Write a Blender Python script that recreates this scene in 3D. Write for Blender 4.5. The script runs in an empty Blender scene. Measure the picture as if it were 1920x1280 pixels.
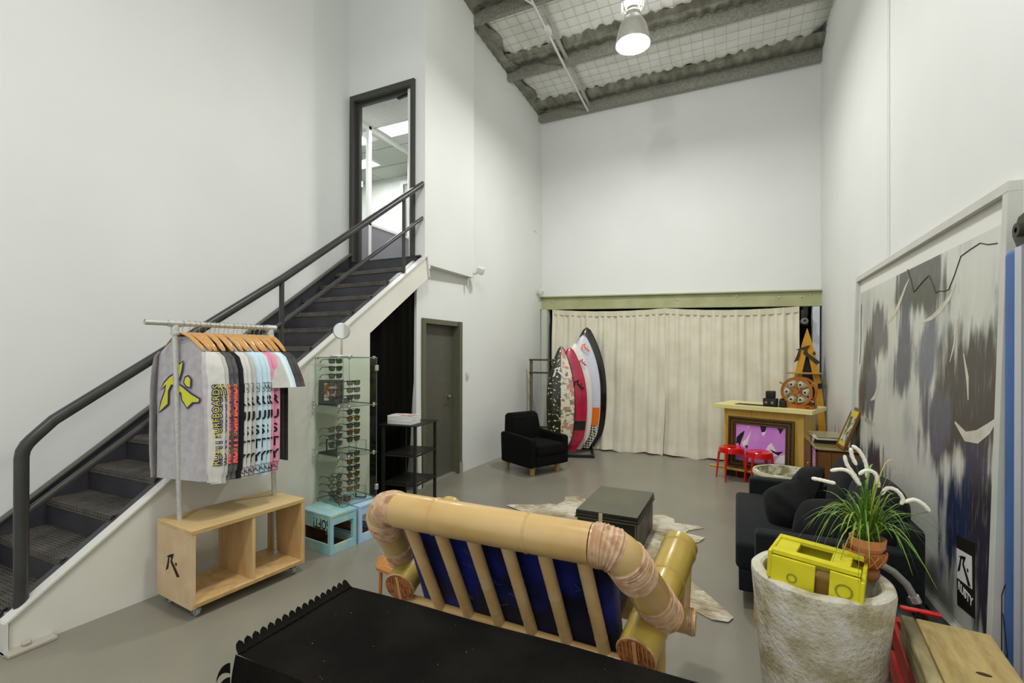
import bpy, bmesh, math, random
from mathutils import Vector, Matrix, Euler
random.seed(11)
SC = bpy.context.scene
COL = SC.collection
PI = math.pi
R = math.radians

# ------------------------------------------------------------------ camera, world, lights, exposure
cd = bpy.data.cameras.new('camera'); cam = bpy.data.objects.new('camera', cd); COL.objects.link(cam)
SC.camera = cam
YAW, ROLL = R(25.2), math.atan(0.003)
fw = Vector((-math.sin(YAW), math.cos(YAW), 0)); r0 = Vector((math.cos(YAW), math.sin(YAW), 0)); u0 = Vector((0, 0, 1))
rt = r0*math.cos(ROLL)+u0*math.sin(ROLL); up = u0*math.cos(ROLL)-r0*math.sin(ROLL)
mw = Matrix((rt, up, -fw)).transposed().to_4x4(); mw.translation = (0, 0, 1.66)
cam.matrix_world = mw
cd.sensor_width = 36; cd.lens = 893/1920*36; cd.shift_y = 23/1920; cd.clip_start = .03; cd.clip_end = 200

w = bpy.data.worlds.new('daylight'); SC.world = w; w.use_nodes = True
w.node_tree.nodes['Background'].inputs[0].default_value = (.95, .98, 1, 1)
w.node_tree.nodes['Background'].inputs[1].default_value = .95

def disk_light(name, loc, r, power, col=(1, 1, 1), rot=(0, 0, 0)):
    l = bpy.data.lights.new(name, 'AREA'); l.shape = 'DISK'; l.size = r*2; l.energy = power; l.color = col
    o = bpy.data.objects.new(name, l); COL.objects.link(o); o.location = loc; o.rotation_euler = rot
    return o
WARM = (1, .99, .96)
disk_light('high_bay_light', (-1.14, 5.83, 5.415), .18, 88, WARM)
disk_light('high_bay_light', (-1.1, 1.9, 5.6), .2, 70, WARM)
disk_light('high_bay_light', (-1.1, -1.9, 5.6), .2, 75, WARM)
for p in ((-4.47, 5.63, 4.93), (-5.45, 5.62, 4.93), (-5.95, 6.42, 4.93)):
    disk_light('office_light', p, .15, 22)
for p, e_ in (((-1.14, 5.83, 5.85), 60), ((-1.1, 1.9, 6.2), 62), ((-1.1, -1.9, 6.4), 45)):   # light leaking from the lamp necks
    l_ = bpy.data.lights.new('lamp_neck_leak', 'POINT'); l_.energy = e_; l_.shadow_soft_size = .06; l_.color = WARM
    o_ = bpy.data.objects.new('lamp_neck_leak', l_); COL.objects.link(o_); o_.location = p

SC.view_settings.view_transform = 'Standard'
try: SC.view_settings.look = 'None'
except Exception: pass
SC.view_settings.gamma = 1; SC.view_settings.use_curve_mapping = False
SC.view_settings.exposure = 0.0

# ------------------------------------------------------------------ helpers
def lin(h):
    if isinstance(h, str):
        h = h.lstrip('#'); c = [int(h[i:i+2], 16)/255 for i in (0, 2, 4)]
    else: c = list(h)
    return [x/12.92 if x <= .04045 else ((x+.055)/1.055)**2.4 for x in c]+[1]

MATS = {}
def mat(name, c, rough=.5, metal=0, c2=None, sc=6, det=4, st=(1, 1, 1), lo=.35, hi=.65, bump=0, bsc=None, coat=0, wood=False,
        trans=0, alpha=1, ior=1.45, emit=0, sheen=0, vor=None, spec=.5, bst=None, c3=None):
    m = bpy.data.materials.new(name); m.use_nodes = True; MATS[name] = m
    nt = m.node_tree; N = nt.nodes; L = nt.links; b = N['Principled BSDF']
    b.inputs['Base Color'].default_value = lin(c); b.inputs['Roughness'].default_value = rough
    b.inputs['Metallic'].default_value = metal; b.inputs['IOR'].default_value = ior
    b.inputs['Transmission Weight'].default_value = trans; b.inputs['Alpha'].default_value = alpha
    b.inputs['Coat Weight'].default_value = coat; b.inputs['Sheen Weight'].default_value = sheen
    b.inputs['Specular IOR Level'].default_value = spec
    if emit:
        b.inputs['Emission Color'].default_value = lin(c); b.inputs['Emission Strength'].default_value = emit
    tc = N.new('ShaderNodeTexCoord'); mp = N.new('ShaderNodeMapping'); mp.inputs['Scale'].default_value = st
    L.new(tc.outputs['Object'], mp.inputs['Vector'])
    if c2:
        if vor:
            t = N.new('ShaderNodeTexVoronoi'); t.inputs['Scale'].default_value = sc; out = t.outputs['Distance']
            nz = N.new('ShaderNodeTexNoise'); nz.inputs['Scale'].default_value = sc*.6; nz.inputs['Detail'].default_value = 4
            mx = N.new('ShaderNodeMix'); mx.data_type = 'VECTOR'; mx.inputs[0].default_value = .12
            L.new(mp.outputs[0], nz.inputs['Vector']); L.new(mp.outputs[0], mx.inputs[4]); L.new(nz.outputs['Color'], mx.inputs[5])
            L.new(mx.outputs[1], t.inputs['Vector'])
        elif wood:
            nz = N.new('ShaderNodeTexNoise'); nz.inputs['Scale'].default_value = sc*.35; nz.inputs['Detail'].default_value = 2
            L.new(mp.outputs[0], nz.inputs['Vector'])
            mu = N.new('ShaderNodeMath'); mu.operation = 'MULTIPLY'; mu.inputs[1].default_value = 14
            L.new(nz.outputs['Fac'], mu.inputs[0])
            si = N.new('ShaderNodeMath'); si.operation = 'SINE'; mu2 = N.new('ShaderNodeMath'); mu2.operation = 'MULTIPLY'; mu2.inputs[1].default_value = 2.2
            L.new(mu.outputs[0], mu2.inputs[0]); L.new(mu2.outputs[0], si.inputs[0])
            fi = N.new('ShaderNodeTexNoise'); fi.inputs['Scale'].default_value = sc*4; fi.inputs['Detail'].default_value = 3
            L.new(mp.outputs[0], fi.inputs['Vector'])
            a1 = N.new('ShaderNodeMath'); a1.operation = 'MULTIPLY_ADD'; a1.inputs[1].default_value = .22
            L.new(si.outputs[0], a1.inputs[0]); L.new(fi.outputs['Fac'], a1.inputs[2]); out = a1.outputs[0]
        else:
            t = N.new('ShaderNodeTexNoise'); t.inputs['Scale'].default_value = sc; t.inputs['Detail'].default_value = det
            L.new(mp.outputs[0], t.inputs['Vector']); out = t.outputs['Fac']
        rp = N.new('ShaderNodeValToRGB'); e = rp.color_ramp.elements
        e[0].position = lo; e[0].color = lin(c); e[1].position = hi; e[1].color = lin(c2)
        if c3:
            k = e.new((lo+hi)/2); k.color = lin(c3)
        L.new(out, rp.inputs[0]); L.new(rp.outputs[0], b.inputs['Base Color'])
    if bump:
        bt = N.new('ShaderNodeTexNoise'); bt.inputs['Scale'].default_value = bsc or sc*4; bt.inputs['Detail'].default_value = 4
        mp2 = N.new('ShaderNodeMapping'); mp2.inputs['Scale'].default_value = bst or st
        L.new(tc.outputs['Object'], mp2.inputs['Vector']); L.new(mp2.outputs[0], bt.inputs['Vector'])
        bp = N.new('ShaderNodeBump'); bp.inputs['Strength'].default_value = bump; bp.inputs['Distance'].default_value = .01
        L.new(bt.outputs['Fac'], bp.inputs['Height']); L.new(bp.outputs[0], b.inputs['Normal'])
    return m

def BM(): return bmesh.new()
def xf(bm, vs, M):
    if M is not None: bmesh.ops.transform(bm, matrix=M, verts=vs)
def box(bm, x0, x1, y0, y1, z0, z1, bev=0, seg=1, M=None):
    r = bmesh.ops.create_cube(bm, size=1)['verts']
    for v in r:
        v.co = Vector((x0+(v.co.x+.5)*(x1-x0), y0+(v.co.y+.5)*(y1-y0), z0+(v.co.z+.5)*(z1-z0)))
    if bev:
        es = {e for v in r for e in v.link_edges}
        q = bmesh.ops.bevel(bm, geom=list(es), offset=bev, segments=seg, affect='EDGES', profile=.5)
        r = list({v for f in q['faces'] for v in f.verts} | {v for v in r if v.is_valid})
    xf(bm, r, M); return r
def bar(bm, a, b, w, h, up=(0, 0, 1), bev=0, seg=1):
    """rectangular bar from a to b, w across, h along the up side"""
    a = Vector(a); b = Vector(b); d = (b-a); L = d.length; d.normalize(); u = Vector(up)
    s = d.cross(u)
    if s.length < 1e-4: s = d.cross(Vector((1, 0, 0)))
    s.normalize(); u = s.cross(d)
    M = Matrix((d, s, u)).transposed().to_4x4(); M.translation = a
    return box(bm, 0, L, -w/2, w/2, -h/2, h/2, bev, seg, M)
def frames(pts):
    pts = [Vector(p) for p in pts]; n = len(pts); T = []
    for i in range(n):
        t = (pts[min(i+1, n-1)]-pts[max(i-1, 0)])
        T.append(t.normalized() if t.length > 0 else Vector((0, 0, 1)))
    a = Vector((0, 0, 1)) if abs(T[0].z) < .9 else Vector((1, 0, 0))
    u = T[0].cross(a).normalized(); F = []
    for t in T:
        u = (u-t*u.dot(t)); u.normalize(); F.append((u.copy(), t.cross(u)))
    return pts, T, F
def tube(bm, pts, r, seg=10, cap=True, flat=1.0, closed=False):
    pts, T, F = frames(pts); n = len(pts)
    rs = r if isinstance(r, (list, tuple)) else [r]*n
    rings = []
    for p, (u, v), q in zip(pts, F, rs):
        rings.append([bm.verts.new(p+(u*math.cos(2*PI*k/seg)+v*math.sin(2*PI*k/seg)*flat)*q) for k in range(seg)])
    m = n if closed else n-1
    for i in range(m):
        A, B = rings[i], rings[(i+1) % n]
        for k in range(seg):
            bm.faces.new((A[k], A[(k+1) % seg], B[(k+1) % seg], B[k]))
    if cap and not closed:
        bm.faces.new(list(reversed(rings[0]))); bm.faces.new(rings[-1])
    return [v for ring in rings for v in ring]
def lathe(bm, prof, seg=24, c=(0, 0, 0), M=None, sx=1, sy=1):
    rings = []; vs = []
    for r, z in prof:
        if r < 1e-5:
            q = [bm.verts.new((c[0], c[1], c[2]+z))]
        else:
            q = [bm.verts.new((c[0]+sx*r*math.cos(2*PI*k/seg), c[1]+sy*r*math.sin(2*PI*k/seg), c[2]+z)) for k in range(seg)]
        rings.append(q); vs += q
    for A, B in zip(rings, rings[1:]):
        if len(A) == 1 and len(B) == 1: continue
        for k in range(seg):
            k2 = (k+1) % seg
            if len(A) == 1: bm.faces.new((A[0], B[k2], B[k]))
            elif len(B) == 1: bm.faces.new((A[k], A[k2], B[0]))
            else: bm.faces.new((A[k], A[k2], B[k2], B[k]))
    xf(bm, vs, M); return vs
def poly(bm, pts, ext):
    """closed 3d outline extruded by the vector ext"""
    e = Vector(ext); A = [bm.verts.new(Vector(p)) for p in pts]; B = [bm.verts.new(Vector(p)+e) for p in pts]; n = len(A)
    bm.faces.new(A); bm.faces.new(list(reversed(B)))
    for i in range(n): bm.faces.new((A[i], B[i], B[(i+1) % n], A[(i+1) % n]))
    return A+B
def grid(bm, f, nu, nv):
    V = [[bm.verts.new(f(i/nu, j/nv)) for j in range(nv+1)] for i in range(nu+1)]
    for i in range(nu):
        for j in range(nv): bm.faces.new((V[i][j], V[i+1][j], V[i+1][j+1], V[i][j+1]))
    return V
def ball(bm, c, rx, ry, rz, e=1.0, nu=20, nv=12, M=None):
    """superellipsoid: e < 1 makes it boxier"""
    sp = lambda x: math.copysign(abs(x)**e, x)
    rows = []; vs = []
    for j in range(nv+1):
        ph = -PI/2+PI*j/nv
        if j in (0, nv): q = [bm.verts.new((c[0], c[1], c[2]+rz*(-1 if j == 0 else 1)))]
        else: q = [bm.verts.new((c[0]+rx*sp(math.cos(ph))*sp(math.cos(2*PI*k/nu)), c[1]+ry*sp(math.cos(ph))*sp(math.sin(2*PI*k/nu)), c[2]+rz*sp(math.sin(ph)))) for k in range(nu)]
        rows.append(q); vs += q
    for A, B in zip(rows, rows[1:]):
        for k in range(nu):
            k2 = (k+1) % nu
            if len(A) == 1: bm.faces.new((A[0], B[k2], B[k]))
            elif len(B) == 1: bm.faces.new((A[k], A[k2], B[0]))
            else: bm.faces.new((A[k], A[k2], B[k2], B[k]))
    xf(bm, vs, M); return vs

def obj(name, bm, m, parent=None, loc=None, rot=None, smooth=True, label=None, sharp=.55, fix=True):
    if fix: bmesh.ops.recalc_face_normals(bm, faces=bm.faces)
    if smooth:
        for f in bm.faces: f.smooth = True
        for e in bm.edges:
            if len(e.link_faces) == 2 and e.calc_face_angle(0) > sharp: e.smooth = False
    me = bpy.data.meshes.new(name); bm.to_mesh(me); bm.free()
    if not isinstance(m, (list, tuple)): m = [m]
    for q in m: me.materials.append(q)
    o = bpy.data.objects.new(name, me); COL.objects.link(o)
    if parent: o.parent = parent
    if loc is not None: o.location = loc
    if rot is not None: o.rotation_euler = rot
    if label: o['label'] = label
    return o
def struct(name, bm, m, parent=None, **k):
    o = obj(name, bm, m, parent, **k)
    if not parent: o['kind'] = 'structure'
    return o
def tag(o, label, cat, group=None):
    o['label'] = label; o['category'] = cat
    if group: o['group'] = group
    return o
def thing(name, label, cat, loc=(0, 0, 0), rz=0, group=None, rot=None):
    o = bpy.data.objects.new(name, None); COL.objects.link(o); o.empty_display_size = .1
    o.location = loc; o.rotation_euler = rot or (0, 0, rz)
    return tag(o, label, cat, group)
def part(name, bm, m, parent, **k): return obj(name, bm, m, parent, **k)
def dup(root, loc=None, rz=None, label=None, group=None):
    r = root.copy(); COL.objects.link(r)
    if loc is not None: r.location = loc
    if rz is not None: r.rotation_euler = (0, 0, rz)
    if label: r['label'] = label
    if group: r['group'] = group
    for ch in root.children:
        c = ch.copy(); COL.objects.link(c); c.parent = r
        for g in ch.children:
            d = g.copy(); COL.objects.link(d); d.parent = c
    return r
def text(name, s, size, m, parent, M, ext=.0008, sx=1, bold=0, align='CENTER', label=None):
    cu = bpy.data.curves.new(name, 'FONT'); cu.body = s; cu.size = size; cu.extrude = ext; cu.offset = bold
    cu.align_x = align; cu.align_y = 'CENTER'; cu.resolution_u = 3
    t = bpy.data.objects.new(name, cu); COL.objects.link(t)
    dg = bpy.context.evaluated_depsgraph_get(); dg.update()
    me = bpy.data.meshes.new_from_object(t.evaluated_get(dg)); bpy.data.objects.remove(t)
    me.transform(M @ Matrix.Diagonal((sx, 1, 1, 1))); me.materials.clear(); me.materials.append(m)
    o = bpy.data.objects.new(name, me); COL.objects.link(o)
    if parent: o.parent = parent
    if label: o['label'] = label
    return o
def basis(x, y, z, t=(0, 0, 0)):
    M = Matrix((Vector(x), Vector(y), Vector(z))).transposed().to_4x4(); M.translation = t; return M
LOGO1 = [(165,722),(205,700),(272,678),(262,700),(232,716),(206,718),(200,760),(188,808),(152,828),(176,765),(188,722)]
LOGO2 = [(232,716),(262,700),(244,735),(300,782),(355,830),(318,843),(270,795),(222,750)]
def logo(bm, M, w, t=.001, dot=True):
    """the sharp swoosh emblem with its dot, w wide, in the local xy plane of M"""
    k = w/203
    for L in (LOGO1, LOGO2):
        vs = poly(bm, [((x-253)*k, -(y-760)*k, 0) for x, y in L], (0, 0, t)); xf(bm, vs, M)
    if dot:
        vs = poly(bm, [((303-253+12*math.cos(a*PI/5))*k, -(750-760+13*math.sin(a*PI/5))*k, 0) for a in range(10)], (0, 0, t)); xf(bm, vs, M)

# ------------------------------------------------------------------ materials
WHITE = mat('wall_paint', '#e7e9e6', .6, c2='#e1e3e0', sc=.7, bump=.03, bsc=40)
WHITE2 = mat('panel_paint', '#e9e8de', .5, c2='#deddd2', sc=1.5, bump=.02, bsc=20)
FLOORM = mat('painted_concrete', '#827f73', .28, c2='#8d897b', sc=1.6, det=8, lo=.3, hi=.7, bump=.03, bsc=25)
STEEL_D = mat('dark_steel', '#35353a', .42, c2='#3f3f45', sc=5, det=6, bump=.06, bsc=60)
TREADM = mat('tread_steel', '#4e4a43', .45, c2='#5c5850', sc=9, det=6)
DGREY = mat('dark_grey_paint', '#403f3b', .5)
DOORG = mat('door_grey', '#55544a', .5, c2='#5c5b50', sc=30)
BLACKC = mat('black_cloth', '#060604', .95, c2='#0c0b07', sc=3, st=(6, 6, .4), spec=.1)
ALU = mat('aluminium', '#c9cac4', .35, metal=.7)
GALV = mat('galvanised', '#d0d1cb', .38, metal=.5, c2='#bfc0bb', sc=60, det=3)
PURL = mat('purlin_steel', '#a2a296', .5, metal=.35, c2='#85857a', sc=45, det=2, vor=True)
FOIL = mat('foil_insulation', '#eeeee8', .38, metal=.2, c2='#e4e4dc', sc=3, bump=.5, bsc=7, bst=(1, 3, 1))
GREEN = mat('olive_steel', '#a2a678', .5, c2='#b0b287', sc=4)
CREAM = mat('cream_cloth', '#d7d1bb', .9, c2='#dfdac7', sc=4, sheen=.1, bump=.04, bsc=60)
CHROME = mat('chrome', '#d5d5d2', .18, metal=1)
BLACK = mat('black', '#121212', .5)
PIPEW = mat('white_plastic', '#d9dad4', .45)

# ------------------------------------------------------------------ the room
bm = BM(); box(bm, -5.5, 1.5, -4.5, 9.6, -.12, 0); struct('floor', bm, FLOORM)
bm = BM(); poly(bm, [(-4.6, -4, 0), (-4.58, 4.75, 0), (-4.63, 4.75, 7.2), (-4.65, -4, 7.2)], (-.1, 0, 0)); struct('wall_stair', bm, WHITE)
# wall with the upper door: opening x -4.50..-3.575, z 2.85..4.95
bm = BM()
box(bm, -4.75, -3.402, 4.75, 4.87, 5.01, 7.2); box(bm, -3.545, -3.402, 4.75, 4.87, 2.7, 5.01); box(bm, -4.75, -4.575, 4.75, 4.87, 2.7, 5.01)
box(bm, -4.6, -3.52, 4.75, 4.87, 0, 2.84)
struct('wall_upper_door', bm, WHITE)
# the long left wall, door opening cut out (y 4.86..5.72)
bm = BM()
def wl(y, z): return (-3.505+(y-4.75)*.0377-z*.012, y, z)
def wlp(pts): poly(bm, [wl(*p) for p in pts], (-.12, 0, 0))
wlp([(4.775, 0), (4.84, 0), (4.84, 2.1), (5.73, 2.1), (5.73, 0), (8.6, 0), (8.6, 6.6), (4.775, 7.0)])
struct('wall_left', bm, WHITE)
bm = BM(); poly(bm, [(-3.40, 4.762, 2.745), (-3.40, 5.93, 2.745), (-3.405, 5.93, 7.0), (-3.405, 4.762, 7.0)], (-.2, 0, 0))
struct('wall_bulkhead', bm, WHITE)
# back wall above the beam, with dark alcove behind the curtain
bm = BM(); poly(bm, [(-3.45, 8.6, 2.66), (1.2, 8.6, 2.61), (1.2, 8.6, 6.2), (-3.6, 8.6, 6.2)], (0, .14, 0)); struct('wall_back', bm, WHITE)
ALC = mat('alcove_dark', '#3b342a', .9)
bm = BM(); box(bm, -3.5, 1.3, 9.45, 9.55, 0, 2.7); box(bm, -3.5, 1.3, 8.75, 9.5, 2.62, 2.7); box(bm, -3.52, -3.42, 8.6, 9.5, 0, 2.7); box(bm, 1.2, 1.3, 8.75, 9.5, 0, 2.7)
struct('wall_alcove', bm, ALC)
bm = BM(); poly(bm, [(1.19, -4, 0), (1.175, 8.6, 0), (1.16, 8.6, 6.9), (1.2, -4, 8)], (.12, 0, 0)); struct('wall_right', bm, WHITE)
# vertical board joint on the right wall
bm = BM(); box(bm, 1.150, 1.156, 5.0, 5.02, 2.5, 6.5, .002); struct('trim_1', bm, WHITE)
bm = BM(); box(bm, 1.155, 1.168, 3.0, 8.55, 0, .05, .003); struct('baseboard_right', bm, WHITE2)

# sloping roof: foil blanket sagging over purlins, wire mesh under it
def zr(y): return 6.10+(8.55-y)*.105
PY = [8.52, 7.25, 5.98, 4.71, 3.44, 2.17, .9, -.4, -1.7, -3.0]
bm = BM()
def roof(u, v):
    x = -3.75+u*5.1; y = 8.7-v*12.9; k = 0; 
    d = min(abs(y-p) for p in PY)
    s = (y-PY[-1]) % 1.27
    ph = 1.27-s
    zz = zr(y)+.15+.20*math.exp(-(ph/.20)**2)+.10*math.exp(-((1.27-ph)/.08)**2) + .006*math.sin(x*9+y*4)*math.sin(y*11+x)
    e = x+3.55 if x < -1 else 1.2-x
    zz += .16*math.exp(-(max(e, 0)/.16)**2) 
    if ph < .35: zz += .02*math.sin(x*34+1.3*math.sin(x*5))
    return Vector((x, y, zz+.02*(random.random()-.5)*(1 if ph < .4 else .2)))
grid(bm, roof, 90, 200)
V = None
ceil = struct('ceiling', bm, FOIL)
bm = BM(); box(bm, -5.0, -3.4, -4.5, 4.9, 7.1, 7.2); struct('ceiling_stair', bm, WHITE)
bm = BM()
x = -3.5
while x < 1.2:
    y0 = 8.5
    bar(bm, (x, 8.5, zr(8.5)+.125), (x, -1.5, zr(-1.5)+.125), .003, .003); x += .16
y = 8.4
while y > 2.5:
    bar(bm, (-3.5, y, zr(y)+.125), (1.2, y, zr(y)+.125), .003, .003); y -= .16
WIRE = mat('mesh_wire', '#8a8a82', .5, metal=.3)
o = obj('safety_mesh', bm, WIRE, ceil, smooth=False); o['kind'] = 'stuff'
for i, y in enumerate(PY):
    bm = BM(); z = zr(y)
    poly(bm, [(-3.7, y-.065, z), (-3.7, y, z), (-3.7, y, z+.008), (-3.7, y-.057, z+.008), (-3.7, y-.057, z+.19), (-3.7, y-.13, z+.19), (-3.7, y-.13, z+.182), (-3.7, y-.065, z+.182)], (5.0, 0, 0))
    for xx in (-2.35, -2.22, .3): box(bm, xx-.01, xx+.01, y-.075, y-.06, z+.09, z+.11, .003)
    struct('purlin', bm, PURL, ceil, smooth=False)
# added dark strips that paint the shade beside each purlin and the left edge
FOILD = mat('foil_shade', '#9a9a8e', .33, metal=.8, c2='#757468', sc=3, st=(3, 1, 1), bump=.5, bsc=6, bst=(4, 1, 1))
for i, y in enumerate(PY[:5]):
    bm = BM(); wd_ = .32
    def shade_strip_at(u, v, y=y, i=i):
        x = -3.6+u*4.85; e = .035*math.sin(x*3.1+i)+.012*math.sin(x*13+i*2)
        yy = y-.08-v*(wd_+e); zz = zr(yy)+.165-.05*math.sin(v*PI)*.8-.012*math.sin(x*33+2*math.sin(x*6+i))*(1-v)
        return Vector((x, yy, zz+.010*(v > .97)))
    grid(bm, shade_strip_at, 220, 8); part('shade_strip', bm, FOILD, ceil, fix=False)
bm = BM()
def shade_edge_at(u, v):
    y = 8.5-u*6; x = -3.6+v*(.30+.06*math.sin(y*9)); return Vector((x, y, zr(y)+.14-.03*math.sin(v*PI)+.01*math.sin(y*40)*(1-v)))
grid(bm, shade_edge_at, 200, 6); part('shade_strip', bm, FOILD, ceil, fix=False)
# bridging strut under the purlins and white conduit
bm = BM()
pts = [(-2.46, 8.45, zr(8.45)-.01)]
for y in (7.25, 6, 4.7, 3.4): pts.append((-2.48, y, zr(y)-.015))
tube(bm, pts, .018, 8); part('conduit', bm, PIPEW, ceil)
bm = BM()
for a, b in zip(PY[:4], PY[1:5]): bar(bm, (-2.44, a-.05, zr(a)+.1), (-2.44, b, zr(b)+.1), .045, .03)
part('bridging_bar', bm, GALV, ceil)
bm = BM(); tube(bm, [(-2.48, 5.9, zr(5.9)-.03), (-2.53, 5.75, zr(5.8)-.06), (-2.50, 5.6, zr(5.6)-.02), (-2.56, 5.4, zr(5.4)-.08), (-2.6, 5.1, zr(5.1)-.02)], .012, 8)
part('cable', bm, PIPEW, ceil)
bm = BM(); box(bm, -2.52, -2.43, 6.35, 6.5, zr(6.4)-.04, zr(6.4)+.03, .008, 2); part('junction_box', bm, PIPEW, ceil)

# steel beam and posts at the back opening
bm = BM()
def bz(x): return 2.755-(x+3.41)*.024
for (a, b, za, zb) in ((0, .13, -.02, 0), (.055, .075, -.235, -.02), (0, .13, -.25, -.235)):
    poly(bm, [(-3.42, 8.47+a, bz(-3.42)+za), (1.17, 8.47+a, bz(1.17)+za), (1.17, 8.47+a, bz(1.17)+zb), (-3.42, 8.47+a, bz(-3.42)+zb)], (0, b-a, 0))
beam = struct('trim_2', bm, GREEN)
beam['label'] = 'olive green steel beam across the back wall above the cream curtain'
bm = BM()
for i, x in enumerate((-3.3, -3.2, -3.14, -2.6, -1.75, -.9, .0, .6, .9, 1.02)):
    zz = bz(x)-(.1 if i % 3 else .07); tube(bm, [(x, 8.53, zz), (x, 8.505, zz)], .011, 6)
part('bolt', bm, GALV, beam)
bm = BM(); box(bm, -3.42, 1.17, 8.44, 8.48, 2.745, 2.755); bm.free()
POSTM = mat('post_paint', '#c3c6b8', .5)
bm = BM(); box(bm, -3.37, -3.25, 8.46, 8.6, 0, 2.5, .004); box(bm, -3.25, -3.235, 8.5, 8.6, 0, 2.5); struct('trim_3', bm, POSTM)
bm = BM(); box(bm, 1.045, 1.14, 8.46, 8.6, 0, 2.39, .004); struct('trim_4', bm, mat('post_white', '#d3d8de', .5))
bm = BM()
for x in (-2.2, -1.6, -.7, -.2, .4, .95): box(bm, x, x+.07, 8.75, 9.4, 2.3, 2.42)
struct('trim_5', bm, mat('alcove_joist', '#7b6a4c', .8))
# ------------------------------------------------------------------ staircase
def chequer():
    m = TREADM; nt = m.node_tree; N = nt.nodes; L = nt.links; b = N['Principled BSDF']
    tc = N.new('ShaderNodeTexCoord'); mp = N.new('ShaderNodeMapping'); mp.inputs['Scale'].default_value = (26, 42, 42); mp.inputs['Rotation'].default_value = (0, 0, .0)
    v = N.new('ShaderNodeTexVoronoi'); v.inputs['Scale'].default_value = 1; v.inputs['Randomness'].default_value = 0.08
    L.new(tc.outputs['Object'], mp.inputs[0]); L.new(mp.outputs[0], v.inputs['Vector'])
    rp = N.new('ShaderNodeValToRGB'); rp.color_ramp.elements[0].position = .2; rp.color_ramp.elements[0].color = (1, 1, 1, 1)
    rp.color_ramp.elements[1].position = .42; rp.color_ramp.elements[1].color = (0, 0, 0, 1)
    L.new(v.outputs['Distance'], rp.inputs[0])
    bp = N.new('ShaderNodeBump'); bp.inputs['Strength'].default_value = .9; bp.inputs['Distance'].default_value = .012
    L.new(rp.outputs[0], bp.inputs['Height']); L.new(bp.outputs[0], b.inputs['Normal'])
chequer()
def xo(y): return -3.63+(y-1.2)*.0648
st = thing('staircase', 'dark steel staircase with chequer plate treads rising along the left wall to the upper door', 'staircase', (-4.0, 3.0, 0))
O = Vector((-4.0, 3.0, 0))
def L3(x, y, z): return Vector((x, y, z))-O
def sline(bm, dx0, dx1, ya, yb, za, zb, t):
    """plank following the slope of the outer string"""
    poly(bm, [L3(xo(ya)+dx0, ya, za), L3(xo(yb)+dx0, yb, zb), L3(xo(yb)+dx0, yb, zb+t), L3(xo(ya)+dx0, ya, za+t)], (dx1-dx0, 0, 0))
bm = BM(); pr = [(1.2, .0), (1.2, .175), (4.76, 2.825), (4.81, 2.575), (3.865, 1.87), (3.865, 0)]
poly(bm, [L3(xo(y), y, z) for y, z in pr], (-.02, 0, 0)); part('side_panel', bm, WHITE2, st, label='white painted panel closing the side of the stairs', smooth=False)
bm = BM(); sline(bm, -.06, .022, 1.18, 4.765, .165, 2.825, .014)
box(bm, *(c for c in (xo(1.2)-.06+4.0, xo(1.2)+.022+4.0, 1.17-3, 1.19-3, .0, .175)))
poly(bm, [L3(xo(4.77)+.022, 4.77, 2.83), L3(xo(4.77)+.022, 4.815, 2.59), L3(xo(4.77)-.06, 4.815, 2.59), L3(xo(4.77)-.06, 4.77, 2.83)], (0, .012, 0))
part('string_flange', bm, mat('flange_paint', '#d9d8d2', .45), st, smooth=False, label='pale painted edge of the stair string')
bm = BM(); sline(bm, -.13, -.06, 1.2, 4.75, .172, 2.818, .014); sline(bm, -.07, -.06, 1.2, 4.75, -.02, 2.62, .19)
part('stair_string', bm, STEEL_D, st, smooth=False)
bm = BM(); ya, yb = 1.0, 4.72
def zi(y): return 2.95+(y-4.72)*.7475
poly(bm, [L3(-4.57, ya, zi(ya)-.32), L3(-4.57, yb, zi(yb)-.32), L3(-4.57, yb, zi(yb)), L3(-4.57, ya, zi(ya))], (.012, 0, 0))
part('stair_string', bm, STEEL_D, st, smooth=False)
bm = BM(); poly(bm, [L3(-4.578, ya, zi(ya)-.006), L3(-4.578, yb, zi(yb)-.006), L3(-4.578, yb, zi(yb)+.008), L3(-4.578, ya, zi(ya)+.008)], (.06, 0, 0))
part('string_flange', bm, mat('flange_dark', '#5a594f', .5), st, smooth=False)
for k in range(0, 15):
    y = 4.72-.2515*k; z = 2.85-.188*k; xr = xo(y)-.1
    if k:
        bm = BM(); box(bm, -4.555+4, xr+4, y-3, y+.262-3, z-.012, z, .003)
        part('tread', bm, TREADM, st, smooth=False)
        bm = BM(); box(bm, -4.555+4, xr+4, y-.006-3, y+.004-3, z-.045, z+.001, .003, 2)
        part('nosing', bm, TREADM, st, smooth=False)
    else:
        bm = BM(); box(bm, -4.58+4, -3.45+4, y-3, 4.88-3, z-.02, z, .003); part('landing_plate', bm, STEEL_D, st, smooth=False)
    bm = BM(); box(bm, -4.555+4, xr+4, y+.006-3, y+.014-3, max(z-.188, 0), z-.012, 0)
    part('riser', bm, STEEL_D, st, smooth=False)
def XO(y, z): return L3(xo(y)-.045, y, z)
RAIL = mat('rail_paint', '#333332', .33, c2='#3b3b3a', sc=9)
bm = BM()
pts = [XO(1.262, .2), XO(1.262, 1.06), XO(1.268, 1.10), XO(1.285, 1.135), XO(1.31, 1.165), XO(1.40, 1.26), XO(2.89, 2.305), XO(4.79, 3.735)]
tube(bm, pts, .033, 14); part('handrail', bm, RAIL, st)
bm = BM(); tube(bm, [XO(1.27, .735), XO(2.93, 1.95), XO(4.79, 3.325)], .021, 12); part('mid_rail', bm, RAIL, st)
for y, zt_ in ((2.885, 2.3), (4.43, 3.46)):
    bm = BM(); tube(bm, [XO(y, .16+(y-1.18)*.742), XO(y, zt_)], .021, 12); part('rail_post', bm, RAIL, st)
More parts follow.
